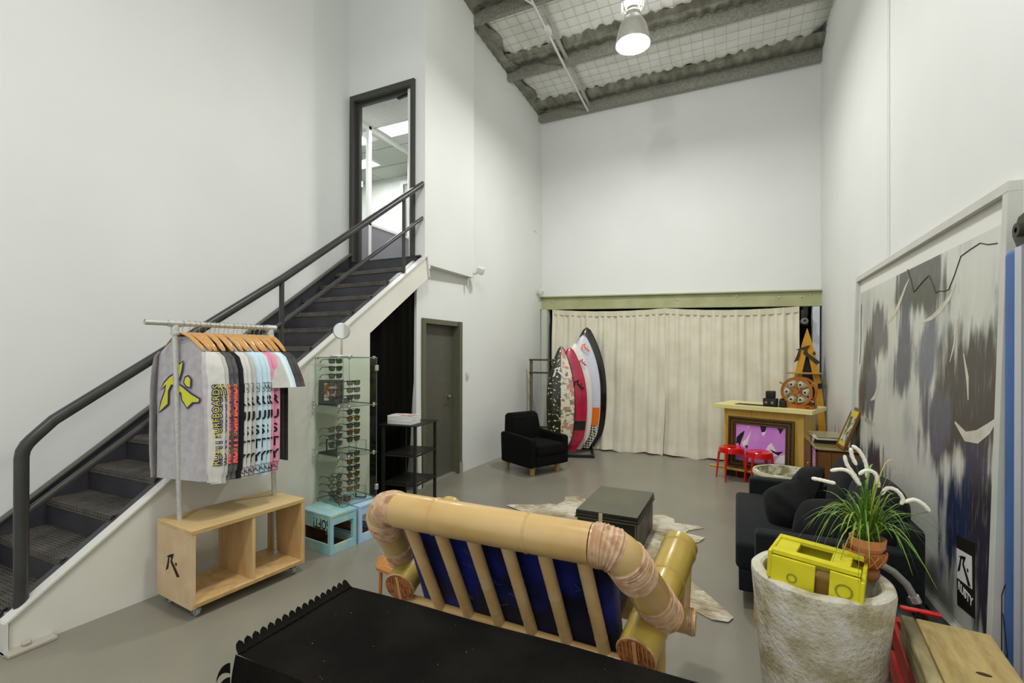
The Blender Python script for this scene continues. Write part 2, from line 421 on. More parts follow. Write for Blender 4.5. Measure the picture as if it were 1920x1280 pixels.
bm = BM(); box(bm, xo(1.2)-.09+4, xo(1.2)+.0+4, 1.205-3, 1.32-3, .165, .2, .004); part('post_plate', bm, ALU, st)
bm = BM(); box(bm, xo(1.2)-.13+4, xo(1.2)+.08+4, 1.17-3, 1.38-3, .001, .02, .003); box(bm, xo(1.2)+.02+4, xo(1.2)+.05+4, 1.24-3, 1.28-3, .02, .045, .008)
part('foot_plate', bm, mat('foot_plate', '#b9b3a4', .6), st)
bm = BM()
for y, z in ((1.262, .95), (1.262, .62), (1.262, .55), (1.262, .40), (1.262, .33)):
    q = L3(xo(y)-.045, y, z)
    M = Matrix.Rotation(R(-62), 4, 'Z'); vs = box(bm, -.008, .006, -.0345, -.0325, -.008-.01*random.random(), .01); xf(bm, vs, M); xf(bm, vs, Matrix.Translation(q))
part('paint_chips', bm, mat('chip_white', '#d8d8d4', .7), st)['kind'] = 'stuff'

# black curtain hanging in the opening under the stairs
bm = BM()
def cur(u, v):
    # v 0 bottom 1 top
    z0 = .01; 
    yl = 3.84; yr = 4.56+.285*min(1, (v*1.08))**.75
    y = yl+(yr-yl)*u
    zt = min(1.86+(y-3.87)*.735-.02, 2.44)-.01
    z = z0+(zt-z0)*v
    return Vector((-3.545+.009*math.sin(y*38+1.5*v)+.008*math.sin(y*17)-.0*v, y, z))
grid(bm, cur, 60, 24); o = obj('curtain', bm, BLACKC); tag(o, 'black cloth curtain hanging under the white side of the stairs', 'curtain')
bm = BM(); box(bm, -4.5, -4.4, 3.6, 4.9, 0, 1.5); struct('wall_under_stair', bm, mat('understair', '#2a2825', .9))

# ------------------------------------------------------------------ doors
bm = BM()
def wx(y): return wl(y, 0)[0]
for (a, b, z0, z1) in ((4.845, 4.905, 0, 2.1), (5.655, 5.725, 0, 2.1), (4.905, 5.655, 2.035, 2.1)):
    box(bm, wx(a)-.13, wx(a)+.015, a, b, z0, z1, .003)
DOLV = mat('door_frame_paint', '#62624f', .5)
d1 = struct('door_1', bm, DOLV, smooth=False); 
bm = BM(); box(bm, wx(5)-.12, wx(5)-.085, 4.905, 5.655, .02, 2.035, .002); part('door_leaf', bm, DOORG, d1, smooth=False)
bm = BM(); box(bm, wx(5)-.10, wx(5)-.02, 4.905, 5.655, .0, .018, .002); part('threshold', bm, ALU, d1)
for a in (4.85, 5.70):
    bm = BM(); box(bm, wx(a)+.015, wx(a)+.02, a-.005 if a < 5 else a-.05, a+.05 if a < 5 else a+.03, .0, .16, .001); part('frame_guard', bm, ALU, d1)
bm = BM(); tube(bm, [(wx(5.5)-.085, 5.55, 1.08), (wx(5.5)-.04, 5.55, 1.08), (wx(5.5)-.035, 5.53, 1.08), (wx(5.5)-.035, 5.44, 1.08)], .01, 8)
lathe(bm, [(0, 0), (.026, 0), (.026, .01), (0, .01)], 16, M=basis((0, 1, 0), (0, 0, 1), (1, 0, 0), (wx(5.5)-.085, 5.55, 1.08)))
part('door_handle', bm, CHROME, d1)
# upper door frame
bm = BM()
for (a, b, z0, z1) in ((-4.575, -4.515, 2.85, 5.005), (-3.60, -3.545, 2.85, 5.005), (-4.515, -3.60, 4.93, 5.005)):
    box(bm, a, b, 4.715, 4.89, z0, z1, .003)
box(bm, -4.515, -4.47, 4.79, 4.83, 2.85, 4.93); box(bm, -3.645, -3.6, 4.79, 4.83, 2.85, 4.93); box(bm, -4.47, -3.6, 4.79, 4.83, 4.895, 4.93)
d2 = struct('door_2', bm, DGREY, smooth=False)
bm = BM(); bar(bm, (-3.9, 4.86, 4.905), (-3.62, 4.8, 4.89), .04, .035, bev=.004); part('door_closer', bm, BLACK, d2)
bm = BM(); box(bm, -4.50, -4.47, 4.83, 4.86, 3.85, 3.93, .002); part('strike_plate', bm, CHROME, d2)
# office behind the upper door
TILE = mat('ceiling_tile', '#cfcfca', .8, c2='#c5c5c0', sc=30)
off_c = None
bm = BM(); box(bm, -9.5, -3.7, 4.88, 8.2, 4.985, 5.04); off_c = struct('ceiling_office', bm, mat('tile_grid', '#a9a9a4', .6), smooth=False)
xx = -9.7; tm = None
while xx < -4.85:
    yy = 4.9
    while yy < 8.0:
        if tm is None:
            bm = BM(); box(bm, 0, 1.18, 0, .58, -.004, .004, .003); o = part('ceiling_tile', bm, TILE, off_c, smooth=False); tm = o.data
        else:
            o = bpy.data.objects.new('ceiling_tile', tm); COL.objects.link(o); o.parent = off_c
        o.location = (xx, yy, 4.98); yy += .6
    xx += 1.2
bm = BM(); box(bm, -9.5, -3.7, 7.2, 7.3, 2.8, 5.0); box(bm, -9.6, -9.5, 4.8, 7.3, 2.8, 5.0); box(bm, -9.5, -4.64, 4.88, 4.9, 2.8, 5.0); struct('wall_office', bm, WHITE)
bm = BM(); box(bm, -9.5, -3.7, 4.89, 7.3, 2.75, 2.85); struct('floor_office', bm, mat('carpet', '#6a6a6a', .95))
PANL = mat('light_panel', '#ffffff', .5, emit=5)
for n_, (a, b) in enumerate(((-4.47, 5.63), (-5.45, 5.62), (-5.95, 6.42))):
    t = thing('ceiling_light', ['square ceiling light panel seen in front of the glass partition', 'square ceiling light panel behind the glass, nearer the door', 'square ceiling light panel behind the glass, farther from the door'][n_], 'ceiling light', (a, b, 4.96), group=None)
    bm = BM(); box(bm, -.29, .29, -.15, .15, 0, .01); part('diffuser', bm, PANL, t)
    bm = BM(); box(bm, -.3, .3, -.165, -.15, -.003, .012); box(bm, -.3, .3, .15, .165, -.003, .012); box(bm, -.3, -.29, -.15, .15, -.003, .012); box(bm, .29, .3, -.15, .15, -.003, .012); part('rim', bm, PIPEW, t)
WFR = mat('white_frame', '#e4e4e0', .4)
GLASS = mat('clear_glass', '#eef6f2', .02, trans=1, ior=1.45)
def thin_glass(name, col, a):
    """window glass seen through without bending: mostly transparent with a glossy skin"""
    m = bpy.data.materials.new(name); m.use_nodes = True; nt = m.node_tree; N = nt.nodes; L = nt.links
    N.remove(N['Principled BSDF']); o = N['Material Output']
    t = N.new('ShaderNodeBsdfTransparent'); t.inputs[0].default_value = lin(col)
    g = N.new('ShaderNodeBsdfGlossy'); g.inputs['Roughness'].default_value = .03
    f = N.new('ShaderNodeLayerWeight'); f.inputs[0].default_value = .12
    pw = N.new('ShaderNodeMath'); pw.operation = 'MULTIPLY_ADD'; pw.inputs[1].default_value = .16; pw.inputs[2].default_value = .03
    mx = N.new('ShaderNodeMixShader'); ml = N.new('ShaderNodeMath'); ml.operation = 'MULTIPLY'; ml.inputs[1].default_value = a
    L.new(f.outputs['Facing'], pw.inputs[0]); L.new(pw.outputs[0], ml.inputs[0]); L.new(ml.outputs[0], mx.inputs[0]); L.new(t.outputs[0], mx.inputs[1]); L.new(g.outputs[0], mx.inputs[2]); L.new(mx.outputs[0], o.inputs[0])
    return m
TG = thin_glass('thin_glass', '#fafdfa', .6)
pt = thing('glass_partition', 'white framed glass partition with grey lower panel behind the upper door', 'partition', (-4.88, 5.0, 2.85))
bm = BM(); 
for yy in (.42, 1.4): box(bm, -.03, .03, yy-.03, yy+.03, 0, 2.13, .003)
box(bm, -.03, .03, -.1, 2.2, 2.08, 2.13, .003); box(bm, -.03, .03, -.1, 2.2, .68, .72, .003)
part('frame', bm, WFR, pt, smooth=False)
bm = BM(); box(bm, -.02, .02, -.1, 2.2, 0, .68); part('solid_panel', bm, mat('partition_grey', '#86838a', .7), pt)
for a, b in ((-.1, .39), (.45, 1.37), (1.43, 2.2)):
    bm = BM(); box(bm, -.004, .004, a, b, .72, 2.08); part('pane', bm, TG, pt, smooth=False)
bm = BM(); box(bm, -5.68, -5.61, 7.14, 7.2, 2.85, 4.87); box(bm, -5.61, -4.9, 7.14, 7.2, 4.8, 4.87); d3 = struct('door_3', bm, WFR, smooth=False)
bm = BM(); box(bm, -5.61, -4.9, 7.17, 7.2, 2.85, 4.8); part('door_leaf', bm, mat('office_door', '#8b8d88', .4), d3)

# small things on the walls
for (loc, rz, lb) in (((-3.32, 5.97, 2.85), .5, 'small white tilted sensor on a bracket beside the bulkhead corner'), ((-3.34, 8.34, 2.83), .7, 'small white tilted sensor in the corner above the green beam')):
    t = thing('wall_sensor', lb, 'sensor', loc, 0)
    bm = BM(); M = Euler((.35, .3, rz)).to_matrix().to_4x4()
    box(bm, -.05, .06, -.045, .045, -.05, .05, .014, 3, M); part('housing', bm, PIPEW, t)
    bm = BM(); box(bm, .058, .062, -.035, .035, -.035, .035, .001, 1, M); part('lens_cover', bm, mat('sensor_face', '#bcbdb2', .4), t)
    bm = BM(); tube(bm, [(-.16, -.05, -.05), (-.06, -.02, -.045), (-.02, 0, -.02)], .012, 8); part('bracket', bm, PIPEW, t)
t = thing('light_switch', 'small white switch plate on the wall right of the grey door', 'switch', (wx(5.87), 5.87, 1.355))
bm = BM(); box(bm, -.002, .008, -.022, .022, -.055, .055, .003, 2); part('plate', bm, PIPEW, t)
for z in (-.035, -.012): 
    bm = BM(); box(bm, .008, .012, -.008, .008, z-.007, z+.007, .002); part('button', bm, mat('switch_grey', '#8b8b82', .5), t)
bm = BM(); tube(bm, [(-3.44, 5.83, 2.745), (-3.44, 5.83, 2.6)], .016, 10); tube(bm, [(-3.44, 5.83, 2.6), (-3.43, 5.825, 2.57)], [.012, .004], 8); o = obj('pipe_stub', bm, mat('stub_grey', '#b8b9ac', .5)); tag(o, 'short grey pipe stub poking down below the white bulkhead', 'pipe')
bm = BM(); box(bm, wl(8.28, 3.97)[0]+.001, wl(8.28, 3.97)[0]+.004, 8.22, 8.34, 3.94, 3.965, M=None); o = obj('tape_strip', bm, mat('tape', '#cfc69a', .8)); tag(o, 'small strip of yellowed tape high on the left wall near the corner', 'tape')

# high bay lamp
t = thing('high_bay_lamp', 'spun aluminium bell lamp hanging from the purlins, switched on', 'lamp', (-1.14, 5.83, 5.40))
SPUN = mat('spun_aluminium', '#d6d5cc', .35, metal=.35)
bm = BM(); lathe(bm, [(.205, 0), (.207, .01), (.2, .06), (.185, .14), (.155, .23), (.11, .31), (.09, .335), (.09, .375), (.088, .375), (.088, .33), (.15, .225), (.18, .14), (.196, .06), (.2, .004)], 40); part('shade', bm, SPUN, t)
bm = BM(); lathe(bm, [(0, .04), (.194, .04), (.194, .046), (0, .046)], 32); part('bulb_disc', bm, mat('lamp_glow', '#fffdf5', .5, emit=14), t, label='glowing white lamp opening')
bm = BM(); lathe(bm, [(0, .372), (.06, .372), (.085, .40), (.085, .43), (0, .43)], 24); part('neck', bm, ALU, t)
bm = BM(); box(bm, -.11, .11, -.08, .08, .50, .83, .025, 2); part('ballast_box', bm, PIPEW, t)
for s in (-1, 1):
    bm = BM(); bar(bm, (s*.13, 0, .40), (s*.135, 0, .74), .05, .012); bar(bm, (s*.06, 0, .39), (s*.13, 0, .44), .05, .01); part('bracket', bm, WFR, t)
bm = BM(); tube(bm, [(0, 0, .80), (0, 0, 1.12)], .008, 6); part('hanger_rod', bm, GALV, t)
# ------------------------------------------------------------------ clothes rack on a plywood box
PLY = mat('plywood', '#d3ba88', .5, c2='#c2a26c', sc=3, st=(2, .5, 6), wood=True, lo=.2, hi=.95, c3='#ccb07c')
PLYS = mat('plywood_side', '#d8c09c', .5, c2='#c9a880', sc=3.2, st=(2, 3, 2), lo=.3, hi=.7, bump=.02)
PINE = mat('pine_board', '#dabb86', .45, c2='#c79d66', sc=5, st=(2.4, 2.4, .35), wood=True, lo=.15, hi=.95)
EDGE = mat('ply_edge', '#cdb06f', .6, c2='#b8955a', sc=80, st=(.2, .2, 1))
rk = thing('clothes_rack', 'plywood box on casters with a galvanised pipe hanging rail and a cut-out emblem', 'clothes rack', (-3.03, 1.812, 0), R(-5.2))
T_, W_, D_ = .028, .795, .43
Z0, Z1 = .075, .56
bm = BM(); box(bm, -D_, 0, 0, W_, Z1-T_, Z1, .002); part('top_board', bm, PLY, rk, smooth=False)
bm = BM(); box(bm, -D_, -.002, T_, W_-T_, Z0, Z0+T_, .002); part('shelf_board', bm, PINE, rk, smooth=False)
bm = BM(); box(bm, -D_, 0, 0, T_, Z0-.005, Z1-T_-.0005, .002); sp_ = part('side_panel', bm, PLYS, rk, smooth=False)
bm = BM(); box(bm, -D_, 0, W_-T_, W_, Z0-.005, Z1-T_-.0005, .002); part('side_panel', bm, PINE, rk, smooth=False)
bm = BM(); box(bm, -D_, -.004, .39, .412, Z0+T_, Z1-T_, .001); part('divider', bm, PINE, rk, smooth=False)
# plies showing on the front edges
bm = BM()
for (y0, y1, z0, z1) in ((0, W_, Z1-T_+.002, Z1-.002), (.004, W_-.004, Z0+.002, Z0+T_-.002)):
    for k in range(3): box(bm, -.0005, .0012, y0, y1, z0+k*.0085, z0+k*.0085+.003)
o = part('ply_layers', bm, EDGE, rk, smooth=False); o['kind'] = 'stuff'
bm = BM(); logo(bm, basis((1, 0, 0), (0, 0, 1), (0, -1, 0), (-.225, -.0002, .31)), .175, .0015)
part('cut_out_emblem', bm, mat('cutout_dark', '#2a1d10', .9), sp_, smooth=False, label='dark cut-out emblem')
bm = BM()
for (x, z) in ((-.05, .53), (-.04, .12), (-.4, .12), (-.39, .5)):
    vs = lathe(bm, [(0, 0), (.006, 0), (.006, .0012), (0, .0012)], 10, M=basis((1, 0, 0), (0, 0, 1), (0, -1, 0), (x, 0, z)))
o = part('screw_heads', bm, GALV, sp_); o['kind'] = 'stuff'
for (x, y) in ((-.06, .06), (-.06, W_-.06), (-.38, .06), (-.38, W_-.06)):
    bm = BM(); box(bm, x-.03, x+.03, y-.02, y+.02, .066, .072, .001); box(bm, x-.014, x+.014, y-.018, y-.015, .02, .066); box(bm, x-.014, x+.014, y+.015, y+.018, .02, .066)
    tube(bm, [(x, y-.03, .03), (x, y+.03, .03)], .005, 8)
    c = part('caster', bm, CHROME, rk)
    bm = BM(); vs = lathe(bm, [(0, -.012), (.022, -.012), (.027, -.008), (.027, .008), (.022, .012), (0, .012)], 20, M=basis((1, 0, 0), (0, 0, 1), (0, -1, 0), (x, y, .028)))
    part('wheel', bm, mat('caster_grey', '#a5a7a8', .4), c)
RZ = 1.852
for i, (x, y, zb) in enumerate(((-.295, .085, Z0+T_), (-.275, .735, Z0+T_))):
    bm = BM(); yb_ = y; y -= .045; tube(bm, [(x, yb_, zb), (x, y, RZ-.03)], .0175, 16); part('pipe_post', bm, GALV, rk)
    bm = BM(); lathe(bm, [(0, 0), (.045, 0), (.045, .006), (.024, .008), (.022, .03), (.018, .03)], 20, (x, yb_, zb)); part('floor_flange', bm, GALV, rk)
    bm = BM(); lathe(bm, [(.0178, -.075), (.026, -.075), (.027, -.06), (.023, -.055), (.023, -.02), (.02, 0), (0, 0)], 20, (x, y, RZ)); 
    tube(bm, [(x-.0005, y-.04, RZ), (x, y+.04, RZ)], .0235, 18); part('pipe_tee', bm, GALV, rk)
def ry(t): return -.295+.02*(t-.085)/.65
bm = BM(); n_ = 2; tube(bm, [(ry(-.125), -.125, RZ), (ry(.72), .72, RZ)], .0172, 18, cap=False); tube(bm, [(ry(-.124), -.124, RZ), (ry(-.10), -.10, RZ)], .0135, 18); part('hanging_rail', bm, GALV, rk)

# hangers and garments
HW = mat('hanger_wood', '#cf9d5c', .3, c2='#bd8440', sc=9, st=(1, 4, 4), coat=.4)
WIRE2 = mat('hook_wire', '#b9b9b4', .25, metal=1)
SKEW = R(-5.2)
RM = Matrix.Translation((-3.03, 1.812, 0)) @ Matrix.Rotation(SKEW, 4, 'Z')
def on_rail(y): return RM @ Vector((ry(y), y, RZ))
def make_hanger():
    t = thing('clothes_hanger', '', 'hanger')
    bm = BM(); pts = []
    for k in range(-8, 9):
        u = k/8; pts.append((u*.195, .012*abs(u)**1.5, -.063-.012*u*u-.105*abs(u)**1.6))
    tube(bm, pts, [.008 if abs(k) == 8 else .021-.004*abs(k)/8 for k in range(-8, 9)], 10, flat=.45); part('body', bm, HW, t)
    bm = BM(); pts = [(0, 0, -.05), (0, 0, -.03), (.012, 0, -.022)]
    for k in range(0, 10):
        a = -PI*.35+k*PI*1.25/9; pts.append((.0215*math.cos(a), 0, .0215*math.sin(a)))
    tube(bm, pts, .0016, 6); part('hook', bm, WIRE2, t)
    return t
hanger = None
def fabric(name, a, b): return mat(name, a, .9, c2=b, sc=22, det=8, lo=.3, hi=.7, sheen=.1, bump=.05, bsc=70)
F_GREY = fabric('acid_grey', '#b3aeb2', '#c6c2c4'); F_LIGHT = fabric('light_grey', '#cdcbc5', '#dcdad4'); F_WARM = fabric('warm_grey', '#b9b6b0', '#c7c4bd')
F_CHAR = fabric('charcoal_wash', '#403e3e', '#6b696a'); F_BLK = fabric('black_cotton', '#0c0b0d', '#141315')
F_BLUE = fabric('pale_blue', '#bfdbe8', '#cfe6ef'); F_PINK = fabric('pink_cotton', '#e08aa8', '#e8a0b8'); F_CHAR2 = fabric('faded_black', '#393533', '#575250')
F_ICE = fabric('ice_white', '#d7e8ec', '#e2eff0')
INK = mat('ink_black', '#151515', .8); INKP = mat('ink_purple', '#3c2a6e', .8); INKY = mat('ink_yellow', '#d8d93c', .8); INKR = mat('ink_pink', '#f0466e', .8); INKO = mat('ink_orange', '#f79a3c', .8); INKG = mat('ink_green', '#1c7a62', .8)
SN = Vector((.80, -.60, 0)); ST = Vector((.60, .80, 0)); ZV = Vector((0, 0, 1))
def torso_w(z, hem):
    # half width against distance below the rail
    if z < .115: return .085+(z-.085)*.5
    if z < .2: return .10+(z-.115)/.085*.105
    return .205+.02*min(1, (z-.2)/.25)
def garment(kind, name, label, y, M_, seed, deco=None, group=None, hem=None, yaw=0, sw=.052):
    rnd = random.Random(seed); i_ = seed-3
    p = on_rail(y); t = thing(name, label, 'shirt', p, SKEW+yaw, group)
    hem = hem or (1.04 if kind == 'long' else .98)+rnd.uniform(-.02, .012)
    bm = BM(); n = 28; zs = [.088, .1, .115, .14, .17, .2, .24, .3, .4, .5, .6, .7, .8, .9, hem-.012, hem]
    ph = rnd.uniform(0, 6); rows = []
    for z in zs:
        w_ = torso_w(z, hem); th = .005+(.012 if seed == 3 else .0065)*min(1, z/.5)
        dip = 0
        q = []
        for k in range(n):
            a = 2*PI*k/n; cx = math.copysign(abs(math.cos(a))**.6, math.cos(a)); sy = math.sin(a)
            fold = (.004 if seed == 3 else .0025)*min(1, z/.6)*math.sin(cx*9+ph+z*2)
            zz = z + (.035*(1-min(1, abs(cx)*w_/.085)**2) if (z < .101 and sy < 0) else 0)
            q.append(bm.verts.new((cx*w_, sy*th+fold, -zz)))
        rows.append(q)
    for A, B in zip(rows, rows[1:]):
        for k in range(n): bm.faces.new((A[k], B[k], B[(k+1) % n], A[(k+1) % n]))
    body = part('body', bm, M_, t, fix=True)
    # neck ribbing
    bm = BM(); tube(bm, [(.087*math.cos(a), -.008*math.sin(a)*1.2, -.088-.035*max(0, math.sin(a))) for a in [2*PI*k/24 for k in range(24)]], .0045, 6, closed=True)
    part('collar', bm, M_, t)
    for s in (-1, 1):
        bm = BM()
        if kind == 'long':
            P = [(.195, -.185), (.222, -.22), (.24, -.30), (.252, -.42), (.258, -.55), (.262, -.7), (.262, -.85), (.26, -.94), (.258, -hem+.055), (.258, -hem+.045), (.258, -hem)]
            Rr = [.02, .042, .055, .056, .053, .05, .047, .044, .042, .033, .034]
        else:
            P = [(.195, -.185), (.222, -.22), (.25, -.30), (.285, -.38), (.305, -.44)]; Rr = [.02, .045, .062, .07, .072]
        rows = []
        for (x, z), r_ in zip(P, Rr):
            q = []
            for k in range(14):
                a = 2*PI*k/14; c_, s_ = math.cos(a), math.sin(a)
                d = Vector((ST.x*s if s < 0 else ST.x, ST.y, 0)); nn = Vector((SN.x*s if s < 0 else SN.x, SN.y, 0))
                off = d*c_*r_+nn*s_*(.0075+.001*math.sin(a*3+z*20+ph))
                q.append(bm.verts.new((s*x+off.x*.8, off.y, z)))
            rows.append(q)
        for A, B in zip(rows, rows[1:]):
            for k in range(14): bm.faces.new((A[k], B[k], B[(k+1) % 14], A[(k+1) % 14]))
        bm.faces.new(rows[-1]); sl = part('sleeve', bm, M_, t)
        if s > 0 and deco in ('rusty', 'script', 'scriptpink'):
            base = Vector((.257, 0, 0))+SN*.0094
            if deco == 'rusty':
                zz = -.43
                for L_, dz, sz in (('#', .09, .05), ('R', .105, .088), ('U', .10, .088), ('S', .095, .088), ('T', .09, .088), ('Y', .085, .088), ('#', .09, .05)):
                    M = basis(ST, ZV, SN, base+ST*.015+Vector((0, 0, zz)))
                    if L_ == '#':
                        bm = BM()
                        for (a, b, c, d) in ((-.020, .020, .028, .031), (-.020, .020, -.031, -.028), (-.020, -.017, -.028, .028), (.017, .020, -.028, .028)): box(bm, a, b, c, d, 0, .0015, 0, 1, M)
                        logo(bm, M, .032, .0015); part('printed_emblem', bm, INK, sl, smooth=False)
                    else: text('printed_letter', L_, sz, INK, sl, M, .0007, 1.0, bold=.0022)
                    zz -= dz if L_ != '#' else .092
            else:
                c1, c2 = (INKP, INKY) if deco == 'script' else (INKR, INKO)
                M = basis(Vector((0, 0, 1)), -ST, SN, base+ST*(.024 if i_ > 4 else .014)+Vector((0, 0, -.66)))
                text('printed_outline', 'RUSTY SURFBOARDS', .056, c1, sl, M, .0005, 1.0, bold=.0055)
                M = basis(Vector((0, 0, 1)), -ST, SN, base+ST*(.024 if i_ > 4 else .014)+SN*.001+Vector((0, 0, -.66)))
                text('printed_lettering', 'RUSTY SURFBOARDS', .056, c2, sl, M, .0006, 1.0)
    if deco == 'bigemblem':
        EM = [(285,1030),(320,970),(385,915),(450,880),(455,830),(500,800),(548,770),(535,850),(505,940),(480,965),(560,1010),(640,1060),(745,1105),(735,1135),(660,1140),(600,1190),(540,1120),(530,1060),(470,1020),(455,990),(410,985),(375,1040),(370,1160),(320,1200),(260,1240),(285,1150),(335,1040),(345,985)]
        DT = [(560,960),(575,915),(610,900),(640,930),(635,1005),(590,995)]
        k = .35/485; B0 = basis((1, 0, 0), (0, 0, 1), (0, -1, 0), (.0, -.0235, -.415))
        def ring(L, d):
            A_ = [Vector(((x-500)*k, -(y-1000)*k, 0)) for x, y in L]; m = len(A_); out = []
            area = sum(A_[j-1].x*A_[j].y-A_[j].x*A_[j-1].y for j in range(m)); sg = 1 if area > 0 else -1
            for i in range(m):
                n1 = (A_[i]-A_[i-1]).normalized(); n2 = (A_[(i+1) % m]-A_[i]).normalized(); nn = Vector((-n1.y-n2.y, n1.x+n2.x, 0))*sg
                if nn.length < .35: nn = Vector((0, 0, 0))+(n1-n2).normalized()*1.0
                else: nn.normalize()
                out.append(A_[i]+nn*d)
            return out
        bm = BM()
        for L in (EM, DT): vs = poly(bm, ring(L, -.008), (0, 0, .0008)); xf(bm, vs, B0)
        part('emblem_outline', bm, INKP, body, smooth=False)
        bm = BM()
        for L in (EM, DT): vs = poly(bm, ring(L, .0035), (0, 0, .0009)); xf(bm, vs, Matrix.Translation((0, -.001, 0)) @ B0)
        part('emblem', bm, INKY, body, smooth=False, label='yellow jagged emblem')
    return t
G1 = 'long-sleeved shirts hanging on the pipe rack'; G2 = 'short-sleeved shirts hanging on the pipe rack'
LIST = [
 ('long', 'acid-washed grey long-sleeved shirt with a big yellow emblem, first on the rack', F_GREY, 'bigemblem'),
 ('long', 'pale grey long-sleeved shirt with yellow and purple sleeve print, right behind the emblem shirt', F_LIGHT, 'script'),
 ('long', 'pale grey long-sleeved shirt with yellow and purple sleeve print, middle of the three such shirts', F_LIGHT, 'script'),
 ('long', 'warm grey long-sleeved shirt with yellow and purple sleeve print, next to the charcoal shirts', F_WARM, 'script'),
 ('long', 'charcoal long-sleeved shirt with pink sleeve print, left one of two', F_CHAR, 'scriptpink'),
 ('long', 'charcoal long-sleeved shirt with pink sleeve print, right one beside the plain black shirt', F_CHAR, 'scriptpink'),
 ('long', 'plain black long-sleeved shirt between charcoal and pale grey ones', F_BLK, None),
 ('long', 'light grey long-sleeved shirt with black RUSTY sleeve letters, directly behind the black shirt', F_LIGHT, 'rusty'),
 ('long', 'light grey long-sleeved shirt with black RUSTY sleeve letters, second behind the black shirt', F_LIGHT, 'rusty'),
 ('long', 'darker grey long-sleeved shirt with black RUSTY sleeve letters, just before the blue shirts', F_WARM, 'rusty'),
 ('long', 'pale blue long-sleeved shirt with RUSTY sleeve letters, nearest the grey shirts', F_BLUE, 'rusty'),
 ('long', 'pale blue long-sleeved shirt with RUSTY sleeve letters, middle of the three blue ones', F_BLUE, 'rusty'),
 ('long', 'pale blue long-sleeved shirt with RUSTY sleeve letters, beside the pink shirts', F_BLUE, 'rusty'),
 ('long', 'pink long-sleeved shirt with RUSTY sleeve letters, left of the two pink ones', F_PINK, 'rusty'),
 ('long', 'pink long-sleeved shirt with RUSTY sleeve letters, right of the two pink ones', F_PINK, 'rusty'),
 ('tee', 'washed grey short-sleeved shirt hanging behind the pink shirts', F_WARM, None),
 ('tee', 'white short-sleeved shirt hanging behind the washed grey one', F_ICE, None),
 ('tee', 'pale blue short-sleeved shirt before the charcoal ones', F_BLUE, None),
 ('tee', 'charcoal short-sleeved shirt behind the pale blue one', F_CHAR2, None),
 ('tee', 'faded black short-sleeved shirt, last on the rack next to the right post', F_CHAR2, None),
]
yy = .085
for i, (k_, lb, m_, dc) in enumerate(LIST):
    yw_ = [R(14), R(6)][i] if i < 2 else R(random.uniform(-2.5, 2.5))
    garment(k_, 'long_sleeved_shirt' if k_ == 'long' else 'short_sleeved_shirt', lb, yy, m_, i+3, dc, G1 if k_ == 'long' else G2, yaw=yw_)
    hl = 'light wooden hanger on the pipe rail carrying the '+lb.split(' shirt')[0]+' shirt'
    hl = ' '.join(hl.split()[:15])
    if hanger is None: hanger = make_hanger(); h = hanger
    else: h = dup(hanger)
    h.location = on_rail(yy); h.rotation_euler = (0, 0, SKEW+yw_+R([-6, 4, 7, -3, 5, -7, 1][i % 7])); h['label'] = hl; h['group'] = 'wooden hangers on the pipe rack'
    yy += .040 if i == 0 else (.031+[-.006, .005, -.003, .007, -.004, .002][i % 6])
# distinct hanger labels
HL = ['first wooden hanger from the left post, above the emblem shirt', 'wooden hanger of the pale grey shirt behind the emblem shirt', 'third wooden hanger from the left post', 'wooden hanger of the warm grey purple-print shirt', 'wooden hanger of the left charcoal pink-print shirt', 'wooden hanger of the right charcoal pink-print shirt', 'wooden hanger of the plain black shirt', 'wooden hanger of the first grey RUSTY shirt', 'wooden hanger of the second grey RUSTY shirt', 'wooden hanger of the darker grey RUSTY shirt', 'wooden hanger of the first pale blue RUSTY shirt', 'wooden hanger of the middle pale blue RUSTY shirt', 'wooden hanger of the blue RUSTY shirt beside the pink ones', 'wooden hanger of the left pink shirt', 'wooden hanger of the right pink shirt', 'wooden hanger of the washed grey short-sleeved shirt', 'wooden hanger of the white short-sleeved shirt', 'wooden hanger of the pale blue short-sleeved shirt', 'wooden hanger second from the right post', 'last wooden hanger, next to the right post']
hs = [o for o in COL.objects if o.name.startswith('clothes_hanger')]
hs.sort(key=lambda o: o.location.y)
for o, l in zip(hs, HL): o['label'] = l

